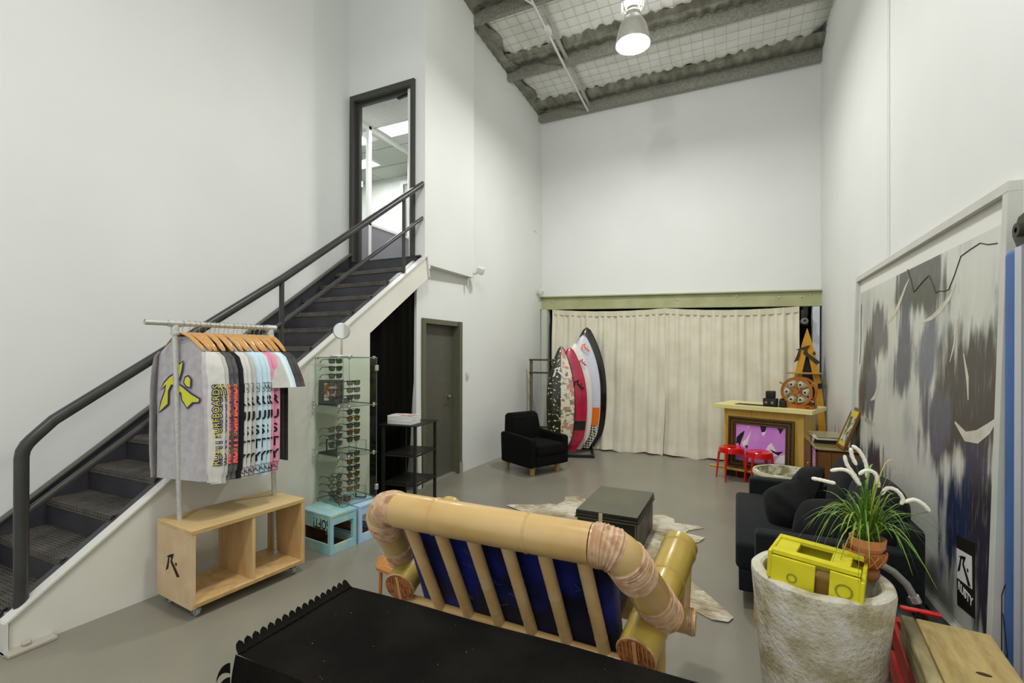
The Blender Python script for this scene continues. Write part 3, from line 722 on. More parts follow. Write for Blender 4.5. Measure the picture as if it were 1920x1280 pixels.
# ------------------------------------------------------------------ crates and glass display case
CRB = mat('crate_blue', '#93c3cc', .7, c2='#c9cf9f', sc=11, det=7, st=(1, 1, 1), lo=.48, hi=.8, bump=.15, bsc=30)
CRB2 = mat('crate_lilac', '#a6c6e6', .7, c2='#bcd4ea', sc=8, det=5, bump=.1, bsc=30)
BRN = mat('crate_inside', '#4a2a18', .8, c2='#6d4226', sc=8)
def crate(loc, rz, label, txt=None, M_=CRB, w=.27, d=.35, h=.325):
    t = thing('wooden_crate', label, 'crate', loc, rz, 'pale blue crates under the glass case')
    # local: x depth (-d..0), y width (0..w)
    for z0, z1 in ((h-.13, h-.022), (0, .085)):
        bm = BM(); box(bm, -d+.02, -.02, .002, .016, z0, z1, .002); q = part('slat', bm, M_, t, smooth=False)
        if txt and z0 > .1:
            text('stencil_text', txt, .115, INK, q, basis((-1, 0, 0), (0, 0, -1), (0, -1, 0), (-.12, .0015, (z0+z1)/2-.005)), .0006, .68, bold=.0015)
        bm = BM(); box(bm, -d+.02, -.02, w-.016, w-.002, z0, z1, .002); part('slat', bm, M_, t, smooth=False)
    for z0, z1 in ((h-.085, h-.022), (0, .075)):
        for x0, x1 in ((-.017, -.002), (-d+.002, -d+.017)):
            bm = BM(); box(bm, x0, x1, .03, w-.03, z0, z1, .002); part('slat', bm, M_, t, smooth=False)
    for x in (-.035, -d):
        for y in (0, w-.035):
            bm = BM(); box(bm, x, x+.035, y, y+.035, 0, h-.022, .002); part('corner_post', bm, M_, t, smooth=False)
    for k in range(3):
        bm = BM(); yw = w/3; box(bm, -d, .002, k*yw+.001, (k+1)*yw-.001, h-.022, h, .002); part('top_board', bm, M_, t, smooth=False)
    bm = BM(); box(bm, -d+.02, -.02, .02, w-.02, .01, .022); box(bm, -d+.02, -d+.03, .02, w-.02, .02, .24); part('inside_board', bm, BRN, t, smooth=False)
crate((-3.0, 2.895, 0), R(-6), 'pale blue weathered crate with upside-down black stencil SOFT! on its side', 'SOFT!', d=.40)
crate((-2.965, 3.19, 0), R(-4), 'pale blue crate without lettering, the farther one under the glass case', None, CRB2, d=.40, w=.28)

GC = thing('glass_display_case', 'tall frameless glass display case with sunglasses standing on two blue crates', 'display case', (-3.07, 3.10, .325), R(-9))
GW, GD, GH = .36, .40, 1.30
GEDGE = mat('glass_edge', '#6f8f80', .15)
SH = [.012, .43, .87, GH]
def pane(name, a, lab=None):
    bm = BM(); box(bm, *a); part(name, bm, TG, GC, smooth=False)
pane('glass_pane', (-GD+.004, -.004, 0, .005, .014, GH-.004)); pane('glass_pane', (-.005, 0, .006, GW, .014, GH-.004)); pane('glass_pane', (-GD+.004, -.004, GW, GW+.005, .014, GH-.004)); pane('glass_pane', (-GD, -GD+.005, .006, GW, .014, GH-.004))
for z in SH:
    bm = BM(); box(bm, -GD-.003, .003, -.003, GW+.008, z-.008, z); q = part('shelf', bm, TG, GC, smooth=False)
    bm = BM(); e = .003
    box(bm, -GD-.003, .003, -.005, -.003, z-.008, z); box(bm, .003, .005, -.003, GW+.008, z-.008, z); box(bm, -GD-.003, .003, GW+.008, GW+.01, z-.008, z); box(bm, -GD-.005, -GD-.003, -.003, GW+.008, z-.008, z)
    part('polished_edge', bm, GEDGE, q, smooth=False)
bm = BM()
for (x, y) in ((0, 0), (0, GW+.004), (-GD, 0), (-GD, GW+.004)): box(bm, x-.0015, x+.0015, y-.0015, y+.0015, 0, GH, 0)
part('corner_edges', bm, GEDGE, GC, smooth=False)['kind'] = 'stuff'
for z in SH:
    for (x, y) in ((-.05, -.003), (-GD+.03, -.003), (.003, .06), (.003, GW-.03)):
        bm = BM()
        if z in (SH[1], SH[2]): lathe(bm, [(0, -.02), (.01, -.019), (.013, -.008), (.013, .008), (.01, .019), (0, .02)], 14, (x, y, z-.004))
        else: box(bm, x-.011, x+.011, y-.009, y+.009, z-.018, z+.01, .003, 2)
        part('clip', bm, CHROME, GC)
for z in (SH[1], SH[2]):
    for dz in (-.035, .03):
        bm = BM(); ball(bm, (-GD-.01, -.012, z+dz), .013, .01, .013, 1, 12, 8); part('hinge_knob', bm, CHROME, GC)
for z in (.1, GH-.1):
    bm = BM(); box(bm, -.012, .012, GW-.01, GW+.02, z-.025, z+.025, .003); part('hinge', bm, ALU, GC)
bm = BM(); box(bm, -.003, -.001, GW-.10, GW-.002, .02, GH-.02)
# mirror on top
GM = GC.matrix_basis.copy()
GM = Matrix.Translation((-3.07, 3.10, .325)) @ Matrix.Rotation(R(-9), 4, 'Z')
mt = thing('round_mirror', 'round table mirror on a chrome stem on top of the glass case', 'mirror', GM @ Vector((-.16, .10, GH)), R(38))
bm = BM(); box(bm, -.09, .09, -.05, .05, .0005, .02, .006, 2); part('base', bm, ALU, mt)
bm = BM(); tube(bm, [(0, 0, .018), (0, 0, .16)], .009, 12); part('stem', bm, CHROME, mt)
bm = BM(); vs = lathe(bm, [(0, -.008), (.062, -.008), (.072, -.004), (.074, 0), (.072, .004), (.066, .006), (.066, .004), (0, .004)], 36, M=basis((1, 0, 0), (0, -.1, 1), (0, -1, -.1), (0, 0, .235))); part('mirror_head', bm, ALU, mt)
bm = BM(); vs = lathe(bm, [(0, .0045), (.065, .0045), (.065, .006), (0, .006)], 36, M=basis((1, 0, 0), (0, -.1, 1), (0, -1, -.1), (0, 0, .235))); part('mirror_glass', bm, mat('mirror_glass', '#d9dbd2', .04, metal=1), mt)

# sunglasses
def lens_outline(kind):
    if kind == 'square': P = [(-.026, .017), (.024, .019), (.027, .008), (.021, -.017), (-.017, -.019), (-.026, -.008)]
    elif kind == 'flat': P = [(-.028, .017), (.028, .017), (.027, -.010), (.018, -.018), (-.02, -.018), (-.028, -.008)]
    else: P = [(.025*math.cos(a*PI/7), .022*math.sin(a*PI/7)) for a in range(14)]
    return P
FR = mat('frame_black', '#171614', .25, coat=.3); FRB = mat('frame_tortoise', '#3a2312', .3, coat=.3, c2='#20130b', sc=60)
LG = mat('lens_grey', '#4a4a44', .12, coat=.5); LB = mat('lens_brown', '#6b4a1e', .12, coat=.5); LO = mat('lens_olive', '#6e6a4d', .12, coat=.5)
def make_shades(kind, fm, lm):
    t = thing('sunglasses', '', 'sunglasses')
    bm = BM()
    for s in (-1, 1):
        P = lens_outline(kind); ctr = Vector((s*.034, 0, 0))
        pts = [Vector((s*x+ctr.x, -.000, z)) for x, z in P]
        tube(bm, [p for p in pts], .0032, 6, closed=True)
    bar(bm, (-.012, -.001, .009), (.012, -.001, .009), .006, .008); bar(bm, (-.064, 0, .013), (-.055, 0, .013), .006, .009); bar(bm, (.055, 0, .013), (.064, 0, .013), .006, .009)
    part('frame', bm, fm, t)
    for s in (-1, 1):
        bm = BM(); pts = [(s*x+s*.034, -.001, z) for x, z in lens_outline(kind)]; poly(bm, pts, (0, .002, 0)); part('lens', bm, lm, t, smooth=False)
        bm = BM(); tube(bm, [(s*.063, .002, .013), (s*.062, .06, .012), (s*.058, .105, .008), (s*.054, .138, -.016)], [.0042, .003, .003, .0036], 6); part('temple', bm, fm, t)
    return t
PROT = {}
def shades(kind, fmn, lx, ly, z, label, face=R(80), tilt=0):
    key = (kind, fmn)
    fm, lm = {'k': (FR, LG), 'b': (FRB, LB), 'o': (FR, LO)}[fmn]
    if key not in PROT: PROT[key] = make_shades(kind, fm, lm); s = PROT[key]
    else: s = dup(PROT[key])
    s.location = GM @ Vector((lx, ly, z)); s.rotation_euler = (tilt, 0, face); s['label'] = label; s['group'] = 'sunglasses in the glass case'; s.scale = (1.1, 1.1, 1.1)
CLR = thin_glass('clear_acrylic', '#f4f8f4', 1.0)
def stand(lx, ly, z, h, label):
    t = thing('acrylic_stand', label, 'display stand', GM @ Vector((lx, ly, z)), R(52), 'clear acrylic sunglasses stands')
    bm = BM(); box(bm, -.045, .045, -.02, .03, .001, .005, .001); part('base', bm, CLR, t)
    for s in (-1, 1):
        bm = BM(); box(bm, s*.033-.002, s*.033+.002, .008, .014, .005, h, .0005); part('upright', bm, CLR, t)
L1, L2 = (-.225, .085), (-.12, .20)
def col(L, z0, n, specs, where, dz=.064):
    for k in range(n):
        kd, f = specs[k % len(specs)]
        c = {'k': 'black', 'b': 'brown tortoise', 'o': 'black olive-lensed'}[f]
        shades(kd, f, L[0], L[1], z0+.035+dz*(n-1-k), '%s sunglasses, %s from the top of the %s' % (c, ['first', 'second', 'third', 'fourth', 'fifth', 'sixth'][k], where))
    stand(L[0], L[1], z0, n*dz+.01, 'clear acrylic stand holding the '+where)
col(L1, SH[2]+.02, 6, [('flat', 'o'), ('square', 'k'), ('square', 'k'), ('square', 'k'), ('square', 'k'), ('round', 'k')], 'left column on the top shelf', .068)
col(L2, SH[2]+.03, 3, [('flat', 'o'), ('flat', 'o'), ('flat', 'k')], 'right column on the top shelf', .066)
col(L2, SH[1]+.09, 5, [('round', 'k'), ('round', 'b'), ('flat', 'k'), ('square', 'b'), ('square', 'k')], 'right column on the middle shelf', .062)
col(L1, SH[1]+.05, 3, [('square', 'o'), ('square', 'k'), ('square', 'k')], 'left column on the middle shelf', .066)
col(L2, SH[0]+.06, 6, [('square', 'k'), ('square', 'b'), ('square', 'k'), ('round', 'b'), ('round', 'k'), ('square', 'b')], 'right column on the bottom shelf', .062)
col(L1, SH[0]+.03, 3, [('round', 'o'), ('round', 'o'), ('round', 'k')], 'left column on the bottom shelf', .066)
shades('square', 'k', -.10, .05, SH[2]+.045, 'black sunglasses standing alone at the front corner of the top shelf', R(30))
shades('round', 'k', -.13, .07, SH[0]+.03, 'black round sunglasses lying at the front of the bottom shelf', R(20))
shades('round', 'b', -.07, .06, SH[0]+.03, 'brown round sunglasses lying at the front corner of the bottom shelf', R(70))
# clear photo block
for (lx, ly, z, lb) in ((-.33, .12, SH[1]+.001, 'empty clear acrylic block on the left of the middle shelf'), (-.10, .27, SH[1]+.001, 'empty clear acrylic block on the right of the middle shelf'), (-.09, .26, SH[0]+.001, 'empty clear acrylic block on the bottom shelf')):
    t = thing('acrylic_block', lb, 'display stand', GM @ Vector((lx, ly, z)), R(20))
    for a in ((-.05, .05, -.012, .012, .0, .006), (-.05, .05, -.012, .012, .104, .11), (-.05, -.044, -.012, .012, .006, .104), (.044, .05, -.012, .012, .006, .104)):
        bm = BM(); box(bm, *a, .001); part('rim', bm, CLR, t, smooth=False)
t = thing('framed_photo', 'small dark grey framed photo leaning at the back of the top shelf', 'picture', GM @ Vector((-.31, .12, SH[2]+.001)), R(35), rot=(R(-6), 0, R(35)))
bm = BM()
for a in ((-.13, .09, 0, .02, 0, .03), (-.13, .09, 0, .02, .19, .22), (-.13, -.08, 0, .02, .03, .19), (.06, .09, 0, .02, .03, .19)): box(bm, *a, .002)
part('frame', bm, mat('photo_frame', '#4b4b48', .5), t, smooth=False)
bm = BM(); box(bm, -.08, .06, .004, .012, .03, .19); part('print', bm, mat('photo_print', '#e8e4de', .5, c2='#a55f34', sc=13, lo=.45, hi=.55, c3='#d8a07c'), t, smooth=False)

# ------------------------------------------------------------------ black metal shelf table with papers
BT = thing('shelf_table', 'black metal shelf unit with three shelves in front of the black curtain', 'shelf', (-3.10, 4.533, 0), R(8))
SHB = mat('shelf_black', '#23221c', .45, c2='#2d2b23', sc=6, metal=.3)
TW, TD = .46, .38   # along -y and -x
for (x, y) in ((0, 0), (0, -TW), (-TD, 0), (-TD, -TW)):
    bm = BM(); box(bm, x-.014, x+.014, y-.014, y+.014, 0, .895, .001); part('leg', bm, SHB, BT, smooth=False)
for i, z in enumerate((.905, .60, .29)):
    e = .03 if i == 0 else -.014
    bm = BM(); box(bm, -TD-e, e, -TW-e, e, z-.012, z, .002); q = part('shelf', bm, SHB, BT, smooth=False)
    if i:
        bm = BM(); box(bm, -TD+.014, -.014, -TW-.012, -TW+.008, z-.03, z-.013); box(bm, -.008, .012, -TW+.014, -.014, z-.03, z-.013); part('shelf_rail', bm, SHB, q, smooth=False)
PAP = mat('paper', '#efefec', .7); 
BTM = Matrix.Translation((-3.10, 4.533, 0)) @ Matrix.Rotation(R(8), 4, 'Z')
z = .9055
for k in range(7):
    t = thing('magazine', ['bottom magazine of the white stack on the black shelf', 'second magazine from the bottom of the white stack', 'third magazine from the bottom of the white stack', 'middle magazine of the white stack on the black shelf', 'third magazine from the top of the white stack', 'second magazine from the top of the white stack', 'top magazine with pink cover picture on the white stack'][k], 'magazine', BTM @ Vector((-.20, -.34, z)), R(random.uniform(-6, 6)+8), 'white magazines stacked on the black shelf')
    bm = BM(); box(bm, -.145, .145, -.10, .10, 0, .0115, .002); part('pages', bm, PAP, t, smooth=False)
    bm = BM(); box(bm, -.146, .146, -.101, .101, .0115, .0125); part('cover', bm, PAP if k < 6 else mat('magazine_cover', '#f0efea', .4, c2='#c77a72', sc=12, lo=.5, hi=.6), t, smooth=False)
    z += .0132
# ------------------------------------------------------------------ cream curtain across the back opening
def curtain(name, label, xa, xb, seed, parts_=90):
    rnd = random.Random(seed); ph = [rnd.uniform(0, 6.3) for _ in range(6)]
    bm = BM()
    def f(u, v):
        x = xa+(xb-xa)*u
        sag = .045*math.sin(PI*u)**.8
        zt = bz(x)-.262-sag*1.0; zb = .012+.012*math.sin(x*9+ph[0])
        z = zb+(zt-zb)*v
        A = .018+.022*(1-v)
        y = 8.36-.24*(1-v)**1.3+A*math.sin(x*21+ph[1]+1.8*(1-v)*math.sin(x*2+ph[4]))+.016*math.sin(x*57+ph[2])*(.25+.75*v**2)+.03*(1-v)*math.sin(x*6.3+ph[3]+3*(1-v))
        # long diagonal swags falling from the gathers
        y += .016*math.sin(10*(x*.7+z*.55)+ph[5])*(1-abs(2*v-1))
        if v < .03: y -= .02
        return Vector((x+.01*math.sin(z*5+x*8)*(1-v), y, z))
    grid(bm, f, parts_*2, 40); o = obj(name, bm, CREAM); tag(o, label, 'curtain', 'cream cloth curtains across the back')
    bm = BM()
    def g(u, v):
        x = xa+(xb-xa)*u; sag = .045*math.sin(PI*u)**.8; zt = bz(x)-.262-sag
        return Vector((x, 8.345+.014*math.sin(x*21+ph[1]), zt-.09*v))
    grid(bm, g, 80, 2); part('stitched_hem', bm, mat('cream_hem', '#d2ccb2', .9), o)
    return o
curtain('cloth_curtain', 'left cream cloth curtain hanging below the beam behind the surfboards', -3.1, -1.07, 1)
curtain('cloth_curtain', 'right cream cloth curtain hanging below the beam behind the yellow bar', -1.09, .86, 5)
sp = thing('wall_speaker', 'small black round speaker hanging at the top right of the curtain', 'speaker', (.925, 8.33, 2.2))
bm = BM(); box(bm, -.045, .035, -.04, .06, -.02, .13, .012, 2); part('bracket', bm, BLACK, sp)
bm = BM(); lathe(bm, [(0, -.07), (.05, -.07), (.058, -.05), (.055, .04), (.03, .06), (0, .06)], 20, M=basis((1, 0, 0), (0, .2, 1), (0, -1, .2), (-.005, -.02, -.05))); part('housing', bm, BLACK, sp)
bm = BM(); lathe(bm, [(.02, .061), (.045, .05), (.048, .062), (.02, .066)], 18, M=basis((1, 0, 0), (0, .2, 1), (0, -1, .2), (-.005, -.02, -.05))); part('ring', bm, mat('speaker_ring', '#6b6a62', .4), sp)

# ------------------------------------------------------------------ angle steel frame behind the armchair
mf = thing('metal_frame', 'olive angle steel frame standing by the left wall behind the armchair', 'frame', (-3.3, 7.75, 0))
OLV = mat('olive_angle', '#6e683f', .5, metal=.2)
for x in (0, .42):
    for y in (0,):
        bm = BM(); box(bm, x-.0, x+.06, y-.004, y, 0, 1.57); box(bm, x, x+.005, y, y+.04, 0, 1.57); q = part('upright', bm, OLV, mf, smooth=False)
        bm = BM()
        for k in range(18): box(bm, x+.018, x+.027, y-.006, y-.0035, .1+k*.08, .125+k*.08)
        o = part('slot_row', bm, mat('slot_dark', '#3b3820', .8) if x == 0 else MATS['slot_dark'], q, smooth=False); o['kind'] = 'stuff'
for z in (1.57, 1.345, .4):
    bm = BM(); box(bm, .0, .465, -.03, -.004, z-.03, z, .001); part('crossbar', bm, mat('rail_dark_olive', '#45402a', .5) if z == 1.57 else MATS['rail_dark_olive'], mf, smooth=False)

# ------------------------------------------------------------------ surfboards
NAVYW = mat('board_dark', '#2c2a18', .3, c2='#e8e4cf', sc=26, det=3, lo=.60, hi=.64, coat=.4)
FLOR = mat('board_floral', '#dcdcc2', .35, coat=.3)
def floral():
    m = FLOR; nt = m.node_tree; N = nt.nodes; L = nt.links; b = N['Principled BSDF']; tc = N.new('ShaderNodeTexCoord')
    def n(sc, off, lo, hi, prev, c, det=2):
        mp = N.new('ShaderNodeMapping'); mp.inputs['Location'].default_value = (off, off*.7, off*1.3); L.new(tc.outputs['Object'], mp.inputs[0])
        t = N.new('ShaderNodeTexNoise'); t.inputs['Scale'].default_value = sc; t.inputs['Detail'].default_value = det; L.new(mp.outputs[0], t.inputs['Vector'])
        r = N.new('ShaderNodeValToRGB'); r.color_ramp.elements[0].position = lo; r.color_ramp.elements[1].position = hi; L.new(t.outputs['Fac'], r.inputs[0])
        mx = N.new('ShaderNodeMix'); mx.data_type = 'RGBA'; L.new(r.outputs[0], mx.inputs[0]); mx.inputs[7].default_value = lin(c)
        if prev is None: mx.inputs[6].default_value = lin('#dcdcc2')
        else: L.new(prev, mx.inputs[6])
        return mx.outputs[2]
    o = n(11, 3, .56, .60, None, '#7f8f62'); o = n(9, 9, .56, .62, o, '#c98a80'); o = n(16, 9.2, .60, .66, o, '#b3565a'); o = n(60, 1, .68, .70, o, '#3c3a28')
    L.new(o, b.inputs['Base Color'])
floral()
BEDGE = mat('board_black_edge', '#131311', .25, coat=.5)
BRED = mat('board_red', '#c41f45', .25, c2='#a5183a', sc=6, coat=.6); BWHT = mat('board_white', '#e6e4dc', .25, coat=.5); BLAV = mat('board_lavender', '#d3d4e2', .25, coat=.5)
BORG = mat('board_orange', '#f07412', .25, coat=.5); BBAG = mat('board_gloss_black', '#0e0e0c', .22, coat=.8)
CHK = mat('board_checker', '#e7e2c8', .4)
def checker():
    nt = CHK.node_tree; N = nt.nodes; L = nt.links; b = N['Principled BSDF']; tc = N.new('ShaderNodeTexCoord'); mp = N.new('ShaderNodeMapping'); mp.inputs['Rotation'].default_value = (0, R(40), 0)
    c = N.new('ShaderNodeTexChecker'); c.inputs['Scale'].default_value = 34; c.inputs[1].default_value = lin('#e7e2c8'); c.inputs[2].default_value = lin('#20201c')
    L.new(tc.outputs['Object'], mp.inputs[0]); L.new(mp.outputs[0], c.inputs['Vector']); L.new(c.outputs['Color'], b.inputs['Base Color'])
checker()
def hw(t, nose, tail):
    # half width along the board, t 0 tail .. 1 nose
    a = math.sin(min(1, max(0, t))**.8*PI)
    w_ = (1-abs((t-.45)/.58)**2.3) if t > .45 else (1-abs((t-.45)/.62)**2.4)
    w_ = max(w_, 0)
    if t > .999: w_ = nose
    if t < .12: w_ = max(w_, 0)*(.6+.4*t/.12)*(1 if tail else 1)
    return max(w_, .012)
def surfboard(name, label, loc, rz, Lh, Wd, mats, region, th=.055, rock=.10, lean=0.0, z0=.06, skew=0):
    t = thing(name, label, 'surfboard', loc, 0, None, (lean, 0, rz))
    nz, nx = 44, 14
    for side, nm in ((-1, 'deck'), (1, 'underside')):
        bm = BM(); V = []
        for i in range(nz+1):
            tt = i/nz; w_ = hw(tt, .01, 1)*Wd; yb = rock*((tt-.42)/.58)**2*(1 if tt > .42 else .5)
            thk = th*(1-abs(2*tt-1)**3)*.5+.004
            row = []
            for j in range(nx+1):
                a = -1+2*j/nx
                row.append(bm.verts.new((a*w_+skew*tt, yb+side*thk*(1-abs(a)**3.2), z0+tt*Lh)))
            V.append(row)
        for i in range(nz):
            for j in range(nx):
                fc = bm.faces.new((V[i][j], V[i][j+1], V[i+1][j+1], V[i+1][j]))
                fc.material_index = region((j+.5)/nx*2-1, (i+.5)/nz) if side < 0 else 0
        part(nm, bm, mats, t, fix=False)
    bm = BM(); pts = []
    for i in list(range(nz+1)):
        tt = i/nz; pts.append((hw(tt, .01, 1)*Wd+skew*tt, rock*((tt-.42)/.58)**2*(1 if tt > .42 else .5), z0+tt*Lh))
    tube(bm, pts, .007, 6); pts2 = [(2*skew*(z-z0)/Lh-x, y, z) for x, y, z in pts]; tube(bm, pts2, .007, 6)
    part('rail_edge', bm, mats[-1], t)
    return t
BR_ = R(18)
def reg1(a, t): return 2 if abs(a) > .93 else (0 if a < 0 else 1)
sb = surfboard('surfboard', 'surfboard with black speckled left half and floral right half, frontmost', (-2.577, 7.35, 0), BR_, 1.72, .225, [NAVYW, FLOR, BEDGE], reg1)
bm = BM(); M = basis((1, 0, 0), (0, 0, 1), (0, -1, 0), (-.02, -.022, 1.36)); logo(bm, M, .24, .002, False); part('board_emblem', bm, BWHT, sb, smooth=False, label='white emblem')
def reg2(a, t): return 1 if .20 < t < .285 else 0
sb = surfboard('surfboard', 'red surfboard with a black band, behind the floral one', (-2.475, 7.50, 0), BR_, 1.70, .275, [BRED, BEDGE, BRED], reg2)
bm = BM(); M = basis((1, 0, 0), (0, 0, 1), (0, -1, 0), (.14, -.030, 1.16)); logo(bm, M, .2, .002); part('board_emblem', bm, BEDGE, sb, smooth=False, label='black emblem')
sb = surfboard('surfboard', 'plain off-white surfboard between the red and orange-tailed boards', (-2.435, 7.66, 0), BR_, 1.78, .28, [BWHT], lambda a, t: 0)
bm = BM(); M = basis((1, 0, 0), (0, 0, 1), (0, -1, 0), (.12, -.025, 1.52)); logo(bm, M, .14, .002); part('board_emblem', bm, BRED, sb, smooth=False, label='red emblem')
def reg4(a, t): return 1 if .20 < t < .36 else (2 if t < .20 else 0)
sb = surfboard('surfboard', 'pale lavender surfboard with orange and checked tail', (-2.345, 7.82, 0), BR_, 1.92, .285, [BLAV, BORG, CHK, BLAV], reg4)
bm = BM(); M = basis((1, 0, 0), (0, 0, 1), (0, -1, 0), (.03, -.020, 1.77)); logo(bm, M, .17, .002); part('board_emblem', bm, BORG, sb, smooth=False, label='orange emblem')
surfboard('surfboard', 'tall glossy black surfboard, rearmost and highest of the five', (-2.315, 8.00, 0), BR_, 2.06, .32, [BBAG], lambda a, t: 0, th=.08, rock=.08, skew=-.02)
sr = thing('surfboard_rack', 'low black rack on the floor holding the five surfboards', 'rack', (-2.4, 7.7, 0), R(18))
bm = BM(); bar(bm, (-.30, -.38, .02), (-.30, .36, .02), .04, .04, bev=.004); part('base_rail', bm, BLACK, sr)
bm = BM(); bar(bm, (.24, -.38, .02), (.24, .36, .02), .04, .04, bev=.004); part('base_rail', bm, BLACK, sr)
for y in (-.36, .34):
    bm = BM(); bar(bm, (-.30, y, .025), (.24, y, .025), .035, .05, bev=.004); part('cross_rail', bm, BLACK, sr)
for y in (.34,):
    bm = BM(); tube(bm, [(.24, y, .03), (.24, y, .5)], .014, 8); part('upright', bm, BLACK, sr)

# ------------------------------------------------------------------ black armchair
CH = mat('black_upholstery', '#0d0d0c', .9, c2='#131311', sc=30, spec=.15, bump=.06, bsc=90)
OAK = mat('oak_leg', '#d2ac6c', .5, c2='#c09656', sc=6, st=(4, 4, .6), wood=True, lo=.2, hi=.9)
ac = thing('armchair', 'black upholstered armchair with light oak legs by the left wall', 'armchair', (-2.63, 6.335, 0), R(-27))
for s in (-1, 1):
    bm = BM(); poly(bm, [(-.31, s*.25, .12), (.35, s*.25, .12), (.35, s*.25, .485), (.33, s*.25, .505), (-.31, s*.25, .54), (-.33, s*.25, .52)], (0, s*.105, 0)); 
    bmesh.ops.bevel(bm, geom=bm.edges[:], offset=.014, segments=2, affect='EDGES'); part('armrest', bm, CH, ac)
bm = BM(); box(bm, -.28, .385, -.245, .245, .27, .42, .03, 3); 
for v in bm.verts:
    if v.co.z > .35: v.co.z += .018*(1-(v.co.y/.25)**2)*(1-((v.co.x-.05)/.35)**2)
part('seat_cushion', bm, CH, ac)
bm = BM(); box(bm, -.3, .365, -.247, .247, .125, .272, .008, 2); part('seat_base', bm, CH, ac)
bm = BM(); nb = [(-.34, .13), (-.20, .13), (-.14, .42), (-.20, .76), (-.235, .795), (-.33, .80), (-.365, .77)]
poly(bm, [(x, -.30, z) for x, z in nb], (0, .60, 0))
for v in bm.verts:
    if v.co.z > .6: v.co.y *= .86
bmesh.ops.bevel(bm, geom=bm.edges[:], offset=.022, segments=2, affect='EDGES'); part('backrest', bm, CH, ac)
for x, y in ((.25, -.24), (.25, .22), (-.31, -.24), (-.31, .24)):
    bm = BM(); lathe(bm, [(.030, 0), (.045, .125), (0, .125)], 4, (x, y, 0), Matrix.Translation((x, y, 0)) @ Matrix.Rotation(R(45), 4, 'Z') @ Matrix.Translation((-x, -y, 0))); bm.faces.new([v for v in bm.verts if v.co.z < .001]) ; part('leg', bm, OAK, ac, smooth=False)

# ------------------------------------------------------------------ yellow bar with framed picture
YEL = mat('bar_yellow', '#d9b257', .5, c2='#cfa547', sc=5, st=(2, 2, .4), wood=True, lo=.2, hi=.95)
PINEL = mat('bar_top_pine', '#e6dc9e', .45, c2='#dccf88', sc=4, st=(.6, 3, 3), wood=True, lo=.2, hi=.95)
BW = .96; BRZ = R(-20)
br = thing('bar_counter', 'yellow plywood bar counter with a pale pine top across the right back corner', 'bar', (-.145, 7.17, 0), BRZ)
BM_ = Matrix.Translation((-.145, 7.17, 0)) @ Matrix.Rotation(BRZ, 4, 'Z')
bm = BM(); box(bm, .0, BW, .03, .55, .0, .10); part('plinth', bm, BLACK, br, smooth=False)
for k in range(3):
    bm = BM(); a = .02+k*(BW-.04)/3; box(bm, a, a+(BW-.04)/3-.004, .012, .03, .10, .93, .001); part('panel', bm, YEL, br, smooth=False)
for x in (.0, .322, .635, BW-.022):
    bm = BM(); box(bm, x, x+.022, 0, .014, .0 if x in (0, BW-.022) else .1, .93, .001); part('batten', bm, YEL, br, smooth=False)
bm = BM(); box(bm, BW-.018, BW, .03, .32, 0, .93, .001); part('side_panel', bm, YEL, br, smooth=False)
bm = BM(); box(bm, BW-.018, BW, .325, .56, 0, .93, .001); part('side_panel', bm, YEL, br, smooth=False)
bm = BM(); box(bm, 0, .018, .03, .56, 0, .93, .001); part('side_panel', bm, YEL, br, smooth=False)
bm = BM(); box(bm, -.13, BW+.11, -.08, .62, .93, .982, .002); part('counter_top', bm, PINEL, br, smooth=False)
BAMB = mat('bamboo_yellow', '#c9a94d', .4, c2='#b7943c', sc=12)
bm = BM(); tube(bm, [(-.16, -.09, .13), (BW-.1, -.09, .12)], .017, 10)
for x in (.1, .45, .75): tube(bm, [(x-.006, -.09, .127), (x+.006, -.09, .127)], .020, 10)
part('foot_rail', bm, BAMB, br)
for x in (.02, .8):
    bm = BM(); bar(bm, (x, -.09, .125), (x, .03, .125), .02, .02); part('foot_rail_bracket', bm, BLACK, br)
fp = thing('framed_picture', 'purple picture in a heavy dark bronze frame leaning on the yellow bar front', 'picture', BM_ @ Vector((.06, -.052, .148)), 0, None, (R(-3.5), 0, BRZ))
BRZM = mat('bronze_frame', '#4a3518', .45, c2='#2c1f10', sc=25, metal=.3)
FW, FH = .80, .68
for (a, b, c, d) in ((0, FW, 0, .10), (0, FW, FH-.10, FH), (0, .10, .10, FH-.10), (FW-.10, FW, .10, FH-.10)):
    bm = BM(); box(bm, a, b, 0, .03, c, d, .004)
    part('frame_side', bm, BRZM, fp, smooth=False)
bm = BM()
for e, y in ((.0, -.014), (.045, -.008), (.085, -.004)):
    w_ = .022 if e < .08 else .012
    for (a, b, c, d) in ((e, FW-e, e, e+w_), (e, FW-e, FH-e-w_, FH-e), (e, e+w_, e+w_, FH-e-w_), (FW-e-w_, FW-e, e+w_, FH-e-w_)): box(bm, a, b, y, .003, c, d, .002)
part('moulding', bm, mat('bronze_edge', '#6b4f25', .4, metal=.4), fp, smooth=False)['kind'] = 'stuff'
bm = BM(); box(bm, .1, FW-.1, .012, .02, .1, FH-.1); pr = part('print', bm, mat('print_purple', '#c77fd6', .35, c2='#d99ae0', sc=3), fp, smooth=False)
bm = BM(); 
def pp(l, y=.011): poly(bm, [(x, y, z) for x, z in l], (0, .0008, 0))
pp([(.18, .34), (.24, .40), (.30, .52), (.27, .42), (.25, .33), (.20, .28)]); pp([(.45, .22), (.50, .34), (.54, .38), (.58, .31), (.62, .22)]); pp([(.56, .12), (.64, .23), (.70, .25), (.70, .14)]); pp([(.42, .50), (.46, .58), (.47, .50), (.44, .45)])
pp([(.24, .56), (.27, .575), (.26, .54)]); part('white_shapes', bm, mat('print_white', '#e9e2ea', .35), pr, smooth=False)
